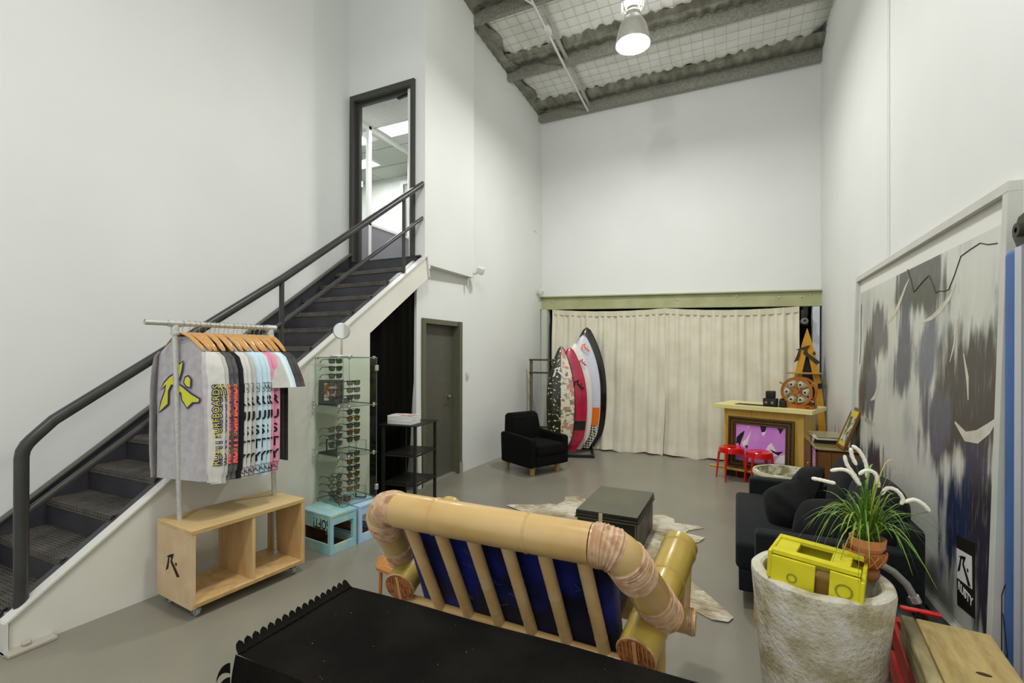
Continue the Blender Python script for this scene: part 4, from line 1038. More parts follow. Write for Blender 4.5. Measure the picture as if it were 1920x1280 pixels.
bm = BM(); pp([(.11, .40), (.16, .46), (.21, .50), (.20, .44), (.17, .36), (.15, .28), (.13, .33), (.105, .31)], .0105); pp([(.40, .58), (.48, .58), (.46, .51), (.42, .50)], .0105); pp([(.60, .575), (.68, .575), (.64, .50), (.62, .55)], .0105); pp([(.52, .30), (.60, .27), (.68, .29), (.62, .23), (.56, .26)], .0105); pp([(.22, .31), (.26, .30), (.24, .26)], .0105)
part('black_shapes', bm, mat('print_black', '#1d1820', .35), pr, smooth=False)
# things on the bar
t = thing('bar_mat', 'thin black mat lying on the pine bar top', 'mat', BM_ @ Vector((.12, .04, .983)), BRZ)
bm = BM(); box(bm, 0, .52, 0, .16, 0, .006, .002); part('rubber', bm, BLACK, t)
t = thing('camera_box', 'small black boxy camera-like device with two knobs on the bar top', 'device', BM_ @ Vector((.56, .10, .99)), BRZ)
bm = BM(); box(bm, -.085, .075, -.05, .05, 0, .10, .008, 2); part('body', bm, BLACK, t)
bm = BM(); box(bm, -.055, .045, -.05, .05, .10, .195, .012, 2); part('viewfinder', bm, BLACK, t)
for x in (-.045, .03):
    bm = BM(); lathe(bm, [(0, 0), (.022, 0), (.018, .012), (0, .012)], 14, M=basis((1, 0, 0), (0, 0, 1), (0, -1, 0), (x, -.05, .045))); part('knob', bm, mat('knob_metal', '#8d8d86', .25, metal=.6) if x < 0 else MATS['knob_metal'], t)  # both knobs in one even grey metal
t = thing('bottle', 'small black object beside the wooden wheel on the bar', 'device', BM_ @ Vector((.70, .09, .983)), BRZ)
bm = BM(); box(bm, -.04, .04, -.03, .03, 0, .09, .015, 2); part('body', bm, BLACK, t)
bm = BM(); tube(bm, [(0, 0, .09), (0, 0, .115)], .015, 10); part('cap', bm, BLACK, t)
# ship wheel glass holder
OR = mat('wheel_wood', '#b5702a', .35, c2='#99591e', sc=9, coat=.3)
GLB = thin_glass('globe_glass', '#f2f4e6', 1.4)
wh = thing('ship_wheel_holder', 'orange-brown wooden ship wheel holding upside-down glasses on the bar top', 'wheel', BM_ @ Vector((.86, .16, .983)), BRZ+R(-8))
WC = .205
for y, nm in ((-.06, 'ring'), (.09, 'ring')):
    bm = BM(); rr = .175
    lathe(bm, [(rr-.018, -.008), (rr+.012, -.008), (rr+.012, .008), (rr-.018, .008), (rr-.018, -.008)], 40, M=basis((1, 0, 0), (0, 0, 1), (0, -1, 0), (0, y, WC)))
    q = part(nm, bm, OR, wh)
    for k in range(6):
        a = k*PI/3+.52; bm = BM(); c, s = math.cos(a), math.sin(a)
        e = .225 if y < 0 else .165
        tube(bm, [(0, y, WC), (c*.16, y, WC+s*.16)], .008, 8)
        if y < 0: tube(bm, [(c*.16, y, WC+s*.16), (c*.195, y, WC+s*.195), (c*.21, y, WC+s*.21), (c*.235, y, WC+s*.235)], [.007, .007, .013, .008], 8)
        part('spoke', bm, OR, q)
bm = BM(); tube(bm, [(0, -.085, WC), (0, .11, WC)], [.032, .03], 16); part('hub', bm, OR, wh)
for k in range(6):
    a = k*PI/3+.0; c, s = math.cos(a)*.108, math.sin(a)*.108
    bm = BM(); lathe(bm, [(.02, -.06), (.045, -.045), (.052, -.01), (.045, .04), (.03, .07), (.012, .075)], 16, M=basis((1, 0, 0), (0, 0, 1), (0, -1, 0), (c, -.01, WC+s))); q = part('glass_globe', bm, mat('globe_frost', '#dcdcc4', .15, trans=.4) if k == 0 else MATS['globe_frost'], wh)
    bm = BM(); tube(bm, [(c, -.085, WC+s), (c, -.06, WC+s)], .014, 10); part('black_stopper', bm, BLACK, q)
bm = BM()
for y in (-.07, .09):
    poly(bm, [(-.17, y, 0), (-.18, y, .035), (-.13, y, .05), (-.06, y, .03), (.06, y, .03), (.13, y, .05), (.18, y, .035), (.17, y, 0)], (0, .02, 0))
box(bm, -.16, -.10, -.07, .10, 0, .03, .005); box(bm, .10, .16, -.07, .10, 0, .03, .005)
part('cradle', bm, OR, wh)
# yellow surfboard-shaped stand behind the bar
GOLD = mat('stand_gold', '#d2991f', .4, c2='#c38a14', sc=6)
sd = thing('board_shaped_stand', 'golden yellow open surfboard-shaped stand with a dark emblem behind the bar', 'stand', (.925, 8.0, 0))
def arc(z, s):
    u = (z-.0)/2.04
    return s*(.235*(1-u**2.6))-.0+.02
for s in (-1, 1):
    bm = BM(); N_ = 26; out = [(arc(2.04*i/N_, s)-.02, 2.04*i/N_) for i in range(N_+1)]
    w0 = .085; inn = [(x-s*min(w0, max(abs(x)-.0, .0)), z-(.0 if abs(x) > w0 else .0)) for x, z in out]
    inn = [(x, z) if z < 1.86 else (0.0, 1.86+(z-1.86)*.02) for x, z in inn]
    A = [bm.verts.new((x, 0, z)) for x, z in out]; B = [bm.verts.new((x, 0, min(z, 1.88))) for x, z in inn]
    A2 = [bm.verts.new((x, .035, z)) for x, z in out]; B2 = [bm.verts.new((x, .035, min(z, 1.88))) for x, z in inn]
    for i in range(N_):
        bm.faces.new((A[i], A[i+1], B[i+1], B[i])); bm.faces.new((A2[i], B2[i], B2[i+1], A2[i+1])); bm.faces.new((A[i], A2[i], A2[i+1], A[i+1])); bm.faces.new((B[i], B[i+1], B2[i+1], B2[i]))
    bmesh.ops.remove_doubles(bm, verts=bm.verts, dist=.0005)
    part('curved_leg', bm, GOLD, sd, smooth=False)
bm = BM(); box(bm, -.27, .16, -.14, .03, 1.385, 1.405, .004); part('shelf', bm, mat('stand_shelf', '#b28a3e', .5), sd)
bm = BM(); logo(bm, basis((1, 0, 0), (0, 0, 1), (0, -1, 0), (.0, -.006, 1.66)), .34, .008); part('emblem', bm, mat('emblem_brown', '#3a2a12', .5), sd, smooth=False, label='dark brown emblem')
bm = BM(); box(bm, .13, .18, -.02, .0, 1.18, 1.25, .004); part('clamp', bm, BLACK, sd)
t = thing('board_cover', 'black board cover standing behind the golden stand', 'cover', (.95, 8.16, 0))
bm = BM(); box(bm, -.07, .09, -.03, .03, 0, 1.72, .02, 3); part('sleeve', bm, BLACK, t)

# ------------------------------------------------------------------ red plastic stools
REDP = mat('red_plastic', '#d8150f', .18, coat=.5, c2='#c9120d', sc=3)
def make_stool(loc, rz, label):
    t = thing('stool', label, 'stool', loc, rz, 'red plastic stools in front of the bar')
    h = .44
    bm = BM(); lathe(bm, [(0, h-.012), (.11, h-.010), (.125, h-.004), (.140, h-.002), (.150, h-.012), (.158, h-.075), (.153, h-.075), (.145, h-.02), (0, h-.022)], 36); part('seat', bm, REDP, t)
    bm = BM(); box(bm, -.028, .028, -.012, .012, h-.0125, h-.0095, .003); part('hand_slot', bm, mat('slot_red', '#7a0c08', .5) if 'slot_red' not in MATS else MATS['slot_red'], t)
    for k in range(4):
        a = k*PI/2+PI/4; c, s = math.cos(a), math.sin(a)
        bm = BM(); pts = [(c*.145, s*.145, h-.02), (c*.158, s*.158, h-.09), (c*.195, s*.195, .0)]
        M = None
        tube(bm, pts, [.022, .022, .013], 4, flat=.8); part('leg', bm, REDP, t, smooth=False)
    return t
make_stool((-.055, 6.965, 0), R(25), 'left red plastic stool in front of the purple picture')
make_stool((.27, 6.78, 0), R(15), 'right red plastic stool, half hidden behind the round planter')

# ------------------------------------------------------------------ planters
CONC = mat('rough_concrete', '#a79f80', .88, c2='#cfccc0', sc=11, det=13, lo=.36, hi=.60, c3='#c3bda6', bump=.9, bsc=60)
CONC2 = mat('mottled_concrete', '#8f8761', .85, c2='#d2cfb9', sc=12, det=8, lo=.46, hi=.56, bump=.4, bsc=30)
CIN = mat('planter_inside', '#a39c78', .95, c2='#8a845f', sc=20)
t = thing('concrete_planter', 'low round weathered concrete planter behind the black sofa', 'planter', (.425, 5.24, 0))
bm = BM(); prof = [(.20, 0), (.235, .2), (.262, .45), (.275, .53), (.27, .545), (.24, .548), (.235, .53), (.225, .3), (0, .3)]
lathe(bm, [(0, 0)]+prof, 48); q = part('bowl', bm, [CONC2], t)
bm = BM(); lathe(bm, [(.236, .545), (.272, .5465), (.278, .53), (.278, .515), (.271, .51)], 48); part('rim', bm, mat('planter_rim', '#cdc8ae', .8), q)
t = thing('concrete_planter', 'big tapered pale concrete planter in the foreground holding a yellow crate', 'planter', (.315, 2.33, 0))
bm = BM(); seg = 72
prof = [(0, 0), (.165, 0), (.18, .02), (.215, .3), (.24, .6), (.252, .735), (.25, .752), (.243, .758), (.215, .76), (.205, .752), (.20, .72), (.185, .4), (.17, .2), (0, .2)]
lathe(bm, prof, seg)
for v in bm.verts:
    r_ = math.hypot(v.co.x, v.co.y)
    if r_ > .1: k = 1+.008*math.sin(v.co.z*31+math.atan2(v.co.y, v.co.x)*5)+.004*math.sin(math.atan2(v.co.y, v.co.x)*13); v.co.x *= k; v.co.y *= k
part('pot', bm, CONC, t)
PM = Vector((.315, 2.33, 0))
# yellow crate standing in the planter
YC = mat('crate_yellow', '#d9cf1d', .6, c2='#c9bf12', sc=9, bump=.08, bsc=30); YC2 = mat('crate_yellow_worn', '#b9a85a', .7)
CARD = mat('cardboard', '#8c6a2c', .8)
yc = thing('wooden_crate', 'bright yellow painted crate sitting inside the big concrete planter', 'crate', (.283, 2.262, .52), 0, None, (R(-2), R(3), R(-14)))
cw, cdp, chh = .145, .115, .345
for (x0, x1, y0, y1, lab) in ((-cw, cw, -cdp, -cdp+.04, 0), (-cw, cw, cdp-.04, cdp, 0), (-cw, -cw+.075, -cdp+.041, cdp-.041, 1), (.045, .11, -cdp+.041, cdp-.041, 1)):
    bm = BM(); box(bm, x0, x1, y0, y1, chh-.018-(.008 if lab else 0), chh-(.008 if lab else 0), .002); part('slat', bm, YC, yc, smooth=False)
for (x0, x1) in ((-cw, .005), (.052, cw)):
    bm = BM(); box(bm, x0, x1, -cdp-.013, -cdp, .22, chh-.02, .002); q = part('board', bm, YC, yc, smooth=False)
    text('stencil_letter', 'O' if x0 > 0 else 'o', .08, mat('stencil_olive', '#8b8a1e', .8) if x0 < 0 else MATS['stencil_olive'], q, basis((1, 0, 0), (0, 0, 1), (0, -1, 0), ((x0+x1)/2, -cdp-.0136, .26)), .0004)
for (y0, y1) in ((-cdp-.013, -.045), (-.043, .05), (.052, cdp+.013)):
    bm = BM(); box(bm, -cw-.013, -cw, y0, y1, .235, chh-.004, .002); part('board', bm, YC, yc, smooth=False)
    bm = BM(); box(bm, cw, cw+.013, y0, y1, .235, chh-.03, .002); part('board', bm, YC, yc, smooth=False)
bm = BM(); box(bm, -cw, cw, cdp, cdp+.013, .235, chh-.02, .002); part('board', bm, YC, yc, smooth=False)
bm = BM(); box(bm, .0, .075, -.085, .0, -.30, .27, .002); part('cardboard_box', bm, CARD, yc, smooth=False)

def sm(pts, n=5):
    """Catmull-Rom through the points"""
    P = [Vector(p) for p in pts]; out = []
    for i in range(len(P)-1):
        a = P[max(i-1, 0)]; b = P[i]; c = P[i+1]; d = P[min(i+2, len(P)-1)]
        for k in range(n):
            t_ = k/n; out.append(.5*((2*b)+(c-a)*t_+(2*a-5*b+4*c-d)*t_**2+(3*b-a-3*c+d)*t_**3))
    out.append(P[-1]); return out
# grass plant in terracotta pot on a carved wooden bowl
PX, PY_, PZ = .492, 2.40, .757
t = thing('wooden_disc', 'thick round wooden disc on the rim of the big planter under the carved bowl', 'coaster', (PX-.02, PY_-.01, PZ))
bm = BM(); lathe(bm, [(0, 0), (.055, 0), (.06, .012), (.058, .03), (.05, .034), (0, .034)], 28); part('disc', bm, mat('disc_wood', '#7a4a26', .5, c2='#8d5a30', sc=8), t)
CARV = mat('carved_wood', '#a8682c', .4, c2='#8a4f1e', sc=14)
t = thing('carved_bowl', 'carved wooden pineapple-pattern bowl holding the terracotta pot', 'bowl', (PX-.01, PY_, PZ+.034))
bm = BM(); lathe(bm, [(0, 0), (.045, .0), (.062, .02), (.073, .045), (.074, .065), (.070, .072), (.066, .066), (.06, .03), (0, .02)], 36); part('bowl', bm, CARV, t)
bm = BM()
for k in range(12):
    for s in (-1, 1):
        P = []
        for j in range(6):
            a = k*PI/6+s*j*.095; z = .012+j*.0105; r_ = .054+.022*math.sin(min(1, (z)/.07)*PI/2)
            P.append((r_*math.cos(a), r_*math.sin(a), z))
        tube(bm, P, .0022, 5)
part('carving', bm, mat('carving_dark', '#c98a45', .4), t)['kind'] = 'stuff'
TER = mat('terracotta', '#d68a58', .7, c2='#c97d4c', sc=12)
pl = thing('potted_grass', 'green grass-like plant with white fuzzy spikes in a terracotta pot', 'plant', (PX, PY_, PZ+.057))
bm = BM(); lathe(bm, [(0, 0), (.042, 0), (.056, .06), (.060, .062), (.064, .095), (.059, .097), (.056, .07), (.05, .06), (0, .055)], 32); part('pot', bm, TER, pl)
bm = BM(); lathe(bm, [(0, .082), (.056, .08)], 20); part('soil', bm, mat('soil', '#3a2a1a', .95), pl)
GRN = [mat('leaf_green', '#4f7a24', .45, c2='#3b6119', sc=6), mat('leaf_light', '#8aa83a', .45, c2='#6f9430', sc=6), mat('leaf_yellow', '#c2b53a', .5)]
rnd = random.Random(5)
def blade(a, reach, rise, droop, wd, m):
    bm = BM(); n = 9; c, s = math.cos(a), math.sin(a); V = []
    ox, oy = rnd.uniform(-.025, .025), rnd.uniform(-.025, .025)
    for i in range(n+1):
        u = i/n; r_ = reach*u**1.15; z = .085+rise*math.sin(min(u*1.15, 1)*PI/2)-droop*max(0, u-.35)**1.8
        w_ = wd*(1-u)**.55*(.6+.4*min(1, u*5))+.0003
        p = Vector((ox+c*r_, oy+s*r_, z)); sd_ = Vector((-s, c, 0))
        V.append((bm.verts.new(p-sd_*w_), bm.verts.new(p+Vector((0, 0, -w_*.35))), bm.verts.new(p+sd_*w_)))
    for A, B in zip(V, V[1:]):
        bm.faces.new((A[0], B[0], B[1], A[1])); bm.faces.new((A[1], B[1], B[2], A[2]))
    part('blade', bm, m, pl, fix=False)
for i in range(120):
    a = rnd.uniform(0, 2*PI); k = rnd.random()
    if k < .45: blade(a, rnd.uniform(.03, .14), rnd.uniform(.14, .26), rnd.uniform(0, .08), rnd.uniform(.0025, .0045), GRN[0 if rnd.random() < .75 else 1])
    else: blade(a, rnd.uniform(.14, .30), rnd.uniform(.10, .22), rnd.uniform(.1, .55), rnd.uniform(.003, .005), GRN[0 if rnd.random() < .45 else 1])
for i in range(5): blade(rnd.uniform(-.6, 1.2), .1, .34-i*.02, .0, .006, GRN[2] if i < 2 else GRN[1])
WSP = mat('white_spike', '#efebdc', .9, bump=.4, bsc=120)
for (pts, st_) in (
    ([(-.20, -.02, .30), (-.17, -.02, .297), (-.14, -.02, .292), (-.115, -.02, .288)], (0, 0, .09)),
    ([(-.13, .0, .335), (-.09, .0, .345), (-.06, .0, .335), (-.035, .0, .30), (-.025, 0, .285)], (0, 0, .09)),
    ([(-.075, .03, .40), (-.065, .03, .36), (-.04, .03, .32), (-.02, .03, .285)], (0, 0, .09)),
    ([(-.045, .05, .44), (-.02, .05, .42), (.0, .05, .38), (.008, .05, .34), (.008, .05, .31)], (0, 0, .09)),
    ([(-.055, .02, .435), (-.05, .02, .40), (-.035, .02, .365)], (0, 0, .09)),
    ([(-.03, .0, .33), (-.005, .0, .35), (.025, .0, .34), (.035, 0, .30), (.034, 0, .285)], (0, 0, .09)),
    ([(.045, .0, .255), (.065, .0, .285), (.095, .0, .28), (.115, .0, .25), (.11, 0, .225)], (0, 0, .09)),
    ([(.12, .0, .235), (.15, .0, .25), (.18, .0, .235), (.20, .0, .21)], (0, 0, .09))):
    bm = BM(); P = sm([Vector(p)+Vector((0, 0, .02)) for p in pts], 4); n = len(P)
    tube(bm, P, [.004]+[.0070+.0012*(i_ % 2) for i_ in range(n-2)]+[.005], 8); q = part('flower_spike', bm, WSP, pl)
    bm = BM(); e = P[-1]; tube(bm, [(st_[0], st_[1], st_[2]), (e.x*.6, e.y*.6, .09+(e.z-.09)*.75), tuple(e)], .0012, 4); part('stem', bm, GRN[0], q)

# ------------------------------------------------------------------ sideboard by the right wall
BRW = mat('walnut', '#7d5228', .45, c2='#6a4320', sc=10, st=(1, 5, .4), wood=True, lo=.2, hi=.95); BRD = mat('walnut_edge', '#5d3517', .4)
PRP = mat('purple_reflection', '#b76cc6', .2, c2='#d8b0dc', sc=6)  # purple reflection in the door glass, put into the panel colour
sx0, sx1, sy0, sy1, sz0, sz1 = .735, 1.13, 5.70, 6.62, .22, .70
sb_ = thing('sideboard', 'brown wooden sideboard with sliding doors against the right wall', 'cabinet', (sx0, sy0, 0))
bm = BM(); box(bm, .0, sx1-sx0, 0, sy1-sy0, sz1-sz0+.20, .70, .003); part('top', bm, mat('sideboard_top', '#8b7a44', .2, c2='#7a6a3a', sc=4, coat=.4), sb_)
for k in range(3):
    w_ = (sx1-sx0-.04)/3; bm = BM(); box(bm, .02+k*w_, .02+(k+1)*w_-.003, 0.004, .02, .24, .67, .001); part('side_plank', bm, BRW, sb_, smooth=False)
for a in ((0, .02, 0, .025, .2, .70), (sx1-sx0-.02, sx1-sx0, 0, .025, .2, .70), (0, sx1-sx0, 0, .025, .2, .24), (0, sx1-sx0, 0, .02, .67, .695)):
    bm = BM(); box(bm, *a, .002); part('edge_trim', bm, BRD, sb_, smooth=False)
bm = BM(); box(bm, .05, sx1-sx0, sy1-sy0-.02, sy1-sy0, .2, .70); box(bm, sx1-sx0-.02, sx1-sx0, .02, sy1-sy0, .2, .68); box(bm, .03, sx1-sx0, .02, sy1-sy0, .2, .22); part('carcass', bm, BRD, sb_, smooth=False)
for (y0, y1, m_) in ((.03, .26, PRP), (.45, .88, BRW)):
    bm = BM(); box(bm, .004, .016, y0, y1, .24, .67, .001); q = part('door', bm, m_, sb_, smooth=False, label='door panel with a painted purple reflection' if m_ is PRP else None)
    bm = BM(); ball(bm, (-.005, y0+.19 if m_ is PRP else .52, .45), .013, .013, .013, 1, 12, 8); part('knob', bm, mat('brass', '#b89a5a', .3, metal=.8) if 'brass' not in MATS else MATS['brass'], q)
bm = BM(); box(bm, .02, .03, .26, .45, .24, .67); part('recess_panel', bm, BLACK, sb_)
for y in (.06, .84):
    for x in (.04, .34):
        bm = BM(); box(bm, x, x+.04, y, y+.04, 0, .2, .002); part('leg', bm, mat('leg_pale', '#c2a255', .5) if 'leg_pale' not in MATS else MATS['leg_pale'], sb_, smooth=False)
z = .7015
for k in range(4):
    t = thing('flat_case', ['bottom flat case of the stack on the sideboard', 'second flat case from the bottom on the sideboard', 'third flat case from the bottom on the sideboard', 'topmost flat case with a pale lid on the sideboard'][k], 'case', (.93, 6.30+.01*(k % 2), z), R(3*(k-1)), 'flat cases stacked on the sideboard')
    bm = BM(); box(bm, -.15, .15, -.22, .22, 0, .017, .003); part('case', bm, [BLACK, BLACK, mat('case_white', '#c9c8bb', .4), mat('case_olive', '#8f8b6c', .25, coat=.3)][k] if k != 9 else None, t)
    bm = BM(); box(bm, -.152, -.148, -.15, -.02, .003, .014, .001); part('label_strip', bm, PAP, t)
    z += .0185
fr = thing('framed_print', 'small wood-framed print with a yellow border leaning on the right wall above the sideboard', 'picture', (.985, 5.74, .702), 0, None, (0, R(20), R(3)))
for (y0, y1, z0, z1) in ((0, .30, 0, .03), (0, .30, .41, .44), (0, .03, .03, .41), (.27, .30, .03, .41)):
    bm = BM(); box(bm, -.012, .012, y0, y1, z0, z1, .002); part('frame_side', bm, BRW, fr, smooth=False)
bm = BM(); box(bm, -.006, .004, .03, .27, .03, .41); q = part('border', bm, mat('print_yellow', '#cfc02a', .35), fr, smooth=False)
bm = BM(); box(bm, -.0075, -.006, .05, .25, .07, .34); part('print', bm, mat('print_photo', '#57604a', .35, c2='#c9c8b8', sc=14, lo=.45, hi=.55), q, smooth=False)
# ------------------------------------------------------------------ poster frame leaning on the right wall
ps = thing('framed_poster', 'huge framed surf poster in a white aluminium frame leaning on the right wall', 'poster', (1.088, 2.94, .12), 0, None, (0, R(1.45), 0))
PW, PH = 3.07, 2.34
FRW = mat('poster_frame', '#cfd0c8', .4, c2='#c6c7be', sc=4)
for (a, b, c, d) in ((0, PW, 0, .05), (0, PW, PH-.05, PH), (0, .05, .05, PH-.05), (PW-.05, PW, .05, PH-.05)):
    bm = BM(); box(bm, -.022, .045, a, b, c, d, .002); part('frame_side', bm, FRW, ps, smooth=False)
bm = BM(); box(bm, .012, .02, .05, PW-.05, .05, PH-.05); part('mat_board', bm, mat('poster_mat', '#e6e6de', .35), ps, smooth=False)
ART = bpy.data.materials.new('surf_print'); ART.use_nodes = True
def art():
    nt = ART.node_tree; N = nt.nodes; L = nt.links; b = N['Principled BSDF']; b.inputs['Roughness'].default_value = .35
    tc = N.new('ShaderNodeTexCoord')
    def noise(sy, sz, det, off=0):
        mp = N.new('ShaderNodeMapping'); mp.inputs['Scale'].default_value = (1, sy, sz); mp.inputs['Location'].default_value = (off, off, 0); L.new(tc.outputs['Object'], mp.inputs[0])
        t = N.new('ShaderNodeTexNoise'); t.inputs['Scale'].default_value = 1; t.inputs['Detail'].default_value = det; L.new(mp.outputs[0], t.inputs['Vector']); return t.outputs['Fac']
    def m(op, a, c=None, d=None):
        n = N.new('ShaderNodeMath'); n.operation = op
        for i, q in enumerate((a, c, d)):
            if q is None: continue
            if isinstance(q, (int, float)): n.inputs[i].default_value = q
            else: L.new(q, n.inputs[i])
        return n.outputs[0]
    st = noise(11, 1.5, 8); big = noise(2.2, 1.3, 5, 3)
    fine = noise(60, 6, 3, 7)
    nz = m('ADD', m('MULTIPLY', m('SUBTRACT', st, .5), 2.0), m('MULTIPLY', m('SUBTRACT', big, .5), 2.2))
    sx = N.new('ShaderNodeSeparateXYZ'); L.new(tc.outputs['Object'], sx.inputs[0])
    def mix(prev, fac, c):
        x = N.new('ShaderNodeMix'); x.data_type = 'RGBA'; L.new(fac, x.inputs[0])
        if isinstance(prev, str): x.inputs[6].default_value = lin(prev)
        else: L.new(prev, x.inputs[6])
        x.inputs[7].default_value = lin(c); return x.outputs[2]
    def ramp(v, lo, hi):
        r = N.new('ShaderNodeMapRange'); r.interpolation_type = 'SMOOTHSTEP'; r.inputs[1].default_value = lo; r.inputs[2].default_value = hi; L.new(v, r.inputs[0]); return r.outputs[0]
    col = mix('#d2d3c9', ramp(big, .45, .68), '#aab0af'); col = mix(col, ramp(st, .5, .75), '#d8d9cf')
    def blob(cy, cz, ry, rz, c, sk=0, soft=.5):
        nonlocal col
        dy = m('SUBTRACT', sx.outputs[1], cy); dz = m('SUBTRACT', sx.outputs[2], cz)
        dy = m('ADD', dy, m('MULTIPLY', dz, sk))
        q = m('SQRT', m('ADD', m('POWER', m('ABSOLUTE', m('DIVIDE', dy, ry)), 2.4), m('POWER', m('ABSOLUTE', m('DIVIDE', dz, rz)), 2.4)))
        v = m('ADD', m('SUBTRACT', 1.0, q), m('MULTIPLY', nz, .9)); col = mix(col, ramp(v, 0, soft), c)
    blob(1.25, 2.05, .62, .30, '#55554f'); blob(1.55, 1.6, .26, .42, '#565b68'); blob(2.25, 1.78, .30, .36, '#64666a'); blob(2.62, 1.35, .34, .42, '#3c3a36'); blob(2.45, 1.25, .25, .3, '#5a606c')
    blob(1.05, 1.5, .25, .3, '#6e7480', 0, .5)
    blob(.55, 1.28, .62, .48, '#3f3b3a', .55); blob(.9, 1.15, .3, .25, '#565a68')
    blob(.48, .62, .34, .42, '#26304f', .15); blob(.16, .45, .22, .5, '#33303a'); blob(2.25, .50, .48, .32, '#3c363f'); blob(2.75, .45, .3, .3, '#3a3233'); blob(1.35, .25, .3, .16, '#3b4355')
    col = mix(col, m('MULTIPLY', ramp(fine, .55, .8), .25), '#d8d8d0')
    L.new(col, b.inputs['Base Color'])
art()
bm = BM(); box(bm, .009, .012, .11, PW-.09, .09, PH-.17); art_o = part('print', bm, ART, ps, smooth=False)
WST = mat('board_streak', '#d8d6c8', .4, c2='#c9c2b2', sc=9)
def streak(pts, w):
    bm = BM(); n = len(pts); up_ = []; dn = []
    for i, (y, z) in enumerate(pts):
        a = pts[max(i-1, 0)]; b = pts[min(i+1, n-1)]; d = Vector((0, b[0]-a[0], b[1]-a[1])).normalized(); nn = Vector((0, -d.z, d.y)); k = w*math.sin(PI*(i+.25)/(n-.5))
        up_.append(Vector((.0085, y, z))+nn*k); dn.append(Vector((.0085, y, z))-nn*k)
    poly(bm, up_+dn[::-1], (-.0006, 0, 0)); part('painted_board', bm, WST, art_o, smooth=False)
streak([(2.02, 1.80), (1.86, 1.84), (1.7, 1.93), (1.55, 2.05), (1.47, 2.10)], .022)
streak([(1.18, 1.76), (1.0, 1.78), (.85, 1.82), (.72, 1.88), (.63, 1.95)], .02)
streak([(2.45, 1.12), (2.32, 1.16), (2.22, 1.24), (2.12, 1.36)], .025)
streak([(.58, 1.16), (.44, 1.10), (.3, 1.12), (.18, 1.18), (.10, 1.24)], .035)
streak([(.60, 1.75), (.63, 1.6), (.68, 1.5)], .012); streak([(.50, 1.55), (.44, 1.42), (.42, 1.3)], .016)
bm = BM(); tube(bm, [(.0075, y-2.94, z-.12) for y, z in ((4.454, 2.296), (4.36, 2.2), (4.30, 2.11), (4.261, 2.115), (4.12, 2.16), (4.008, 2.185), (3.92, 2.1), (3.88, 2.055), (3.814, 2.06), (3.74, 2.05), (3.673, 2.05), (3.6, 2.12), (3.516, 2.22), (3.4, 2.235), (3.283, 2.245), (3.2, 2.22), (3.10, 2.205))], .003, 5); part('crack', bm, mat('crack_dark', '#4a463c', .7), art_o)
bm = BM(); tube(bm, [(.0075, 2.93, 2.05), (.0075, 2.9, 1.7), (.0075, 2.9, 1.55), (.0075, 2.92, 1.45)], .003, 5); part('crack', bm, MATS['crack_dark'], art_o)
bm = BM(); box(bm, .0082, .009, 2.28, 2.9, .90, .94); q = part('caption_strip', bm, mat('caption_pale', '#bdbdb4', .5), art_o, smooth=False)
text('caption', 'SURF VISUALS', .05, mat('caption_grey', '#7d7d76', .6), q, basis((0, -1, 0), (0, 0, 1), (-1, 0, 0), (.0078, 2.5, .92)), .0002, .9)
bm = BM(); poly(bm, [(.0078, .505, .545), (.0078, .285, .575), (.0078, .25, .20), (.0078, .46, .175)], (-.0012, 0, 0)); sk = part('sticker', bm, mat('sticker_black', '#1d1b12', .5), art_o, smooth=False, label='black sticker with white emblem square')
bm = BM(); poly(bm, [(.0064, .492, .475), (.0064, .305, .498), (.0064, .288, .335), (.0064, .472, .318)], (-.0008, 0, 0)); part('white_square', bm, mat('sticker_white', '#ecebe6', .4), sk, smooth=False)
MS = basis((0, -1, -.08), (0, .0, 1), (-1, 0, 0), (.0052, .385, .405))
bm = BM(); logo(bm, MS, .165, .0007); part('emblem', bm, MATS['sticker_black'], sk, smooth=False)
text('lettering', 'RUSTY', .062, MATS['sticker_white'], sk, basis((0, -1, -.09), (0, 0, 1), (-1, 0, 0), (.006, .368, .275)), .0004, .98, bold=.002)
for y in (.6, 2.3):
    t = thing('foam_block', 'dark block under the %s end of the leaning poster' % ('near' if y < 1 else 'far'), 'block', (1.10, 2.94+y, 0), 0, 'blocks under the poster')
    bm = BM(); box(bm, -.04, .05, -.1, .1, 0, .118, .004); part('block', bm, BLACK, t)

# blue board cover and roller door gear at the right edge
t = thing('blue_board_cover', 'blue padded board cover standing behind the right end of the poster', 'cover', (1.135, 2.885, 0), 0)
bm = BM(); box(bm, -.028, .028, -.058, .05, 0, 2.13, .024, 3); q = part('cover', bm, mat('cover_blue', '#4469a8', .55, c2='#3d6196', sc=3), t)
bm = BM()
for (a, b_) in (((-.0295, .02, .62), (-.0295, .05, .56)), ((-.0295, .05, .56), (-.0295, .05, .10)), ((-.0295, .05, .10), (-.0295, .0, .16)), ((-.0295, .04, .48), (-.0295, .0, .32)), ((-.0295, .0, .32), (-.0295, .035, .22))): tube(bm, [a, b_], .002, 5)
part('printed_lines', bm, mat('cover_ink', '#1d2430', .6), q)
t = thing('roller_door_track', 'white aluminium roller door track at the right edge of the picture', 'door track', (1.13, 2.775, 0))
bm = BM(); box(bm, -.03, .04, -.06, .045, 0, 2.13, .003); q = part('channel', bm, mat('track_white', '#c9ccd4', .35, metal=.2), t, smooth=False)
bm = BM(); box(bm, -.034, -.03, -.03, -.022, 0, 2.13); part('groove', bm, mat('track_groove', '#8f9199', .5), q)
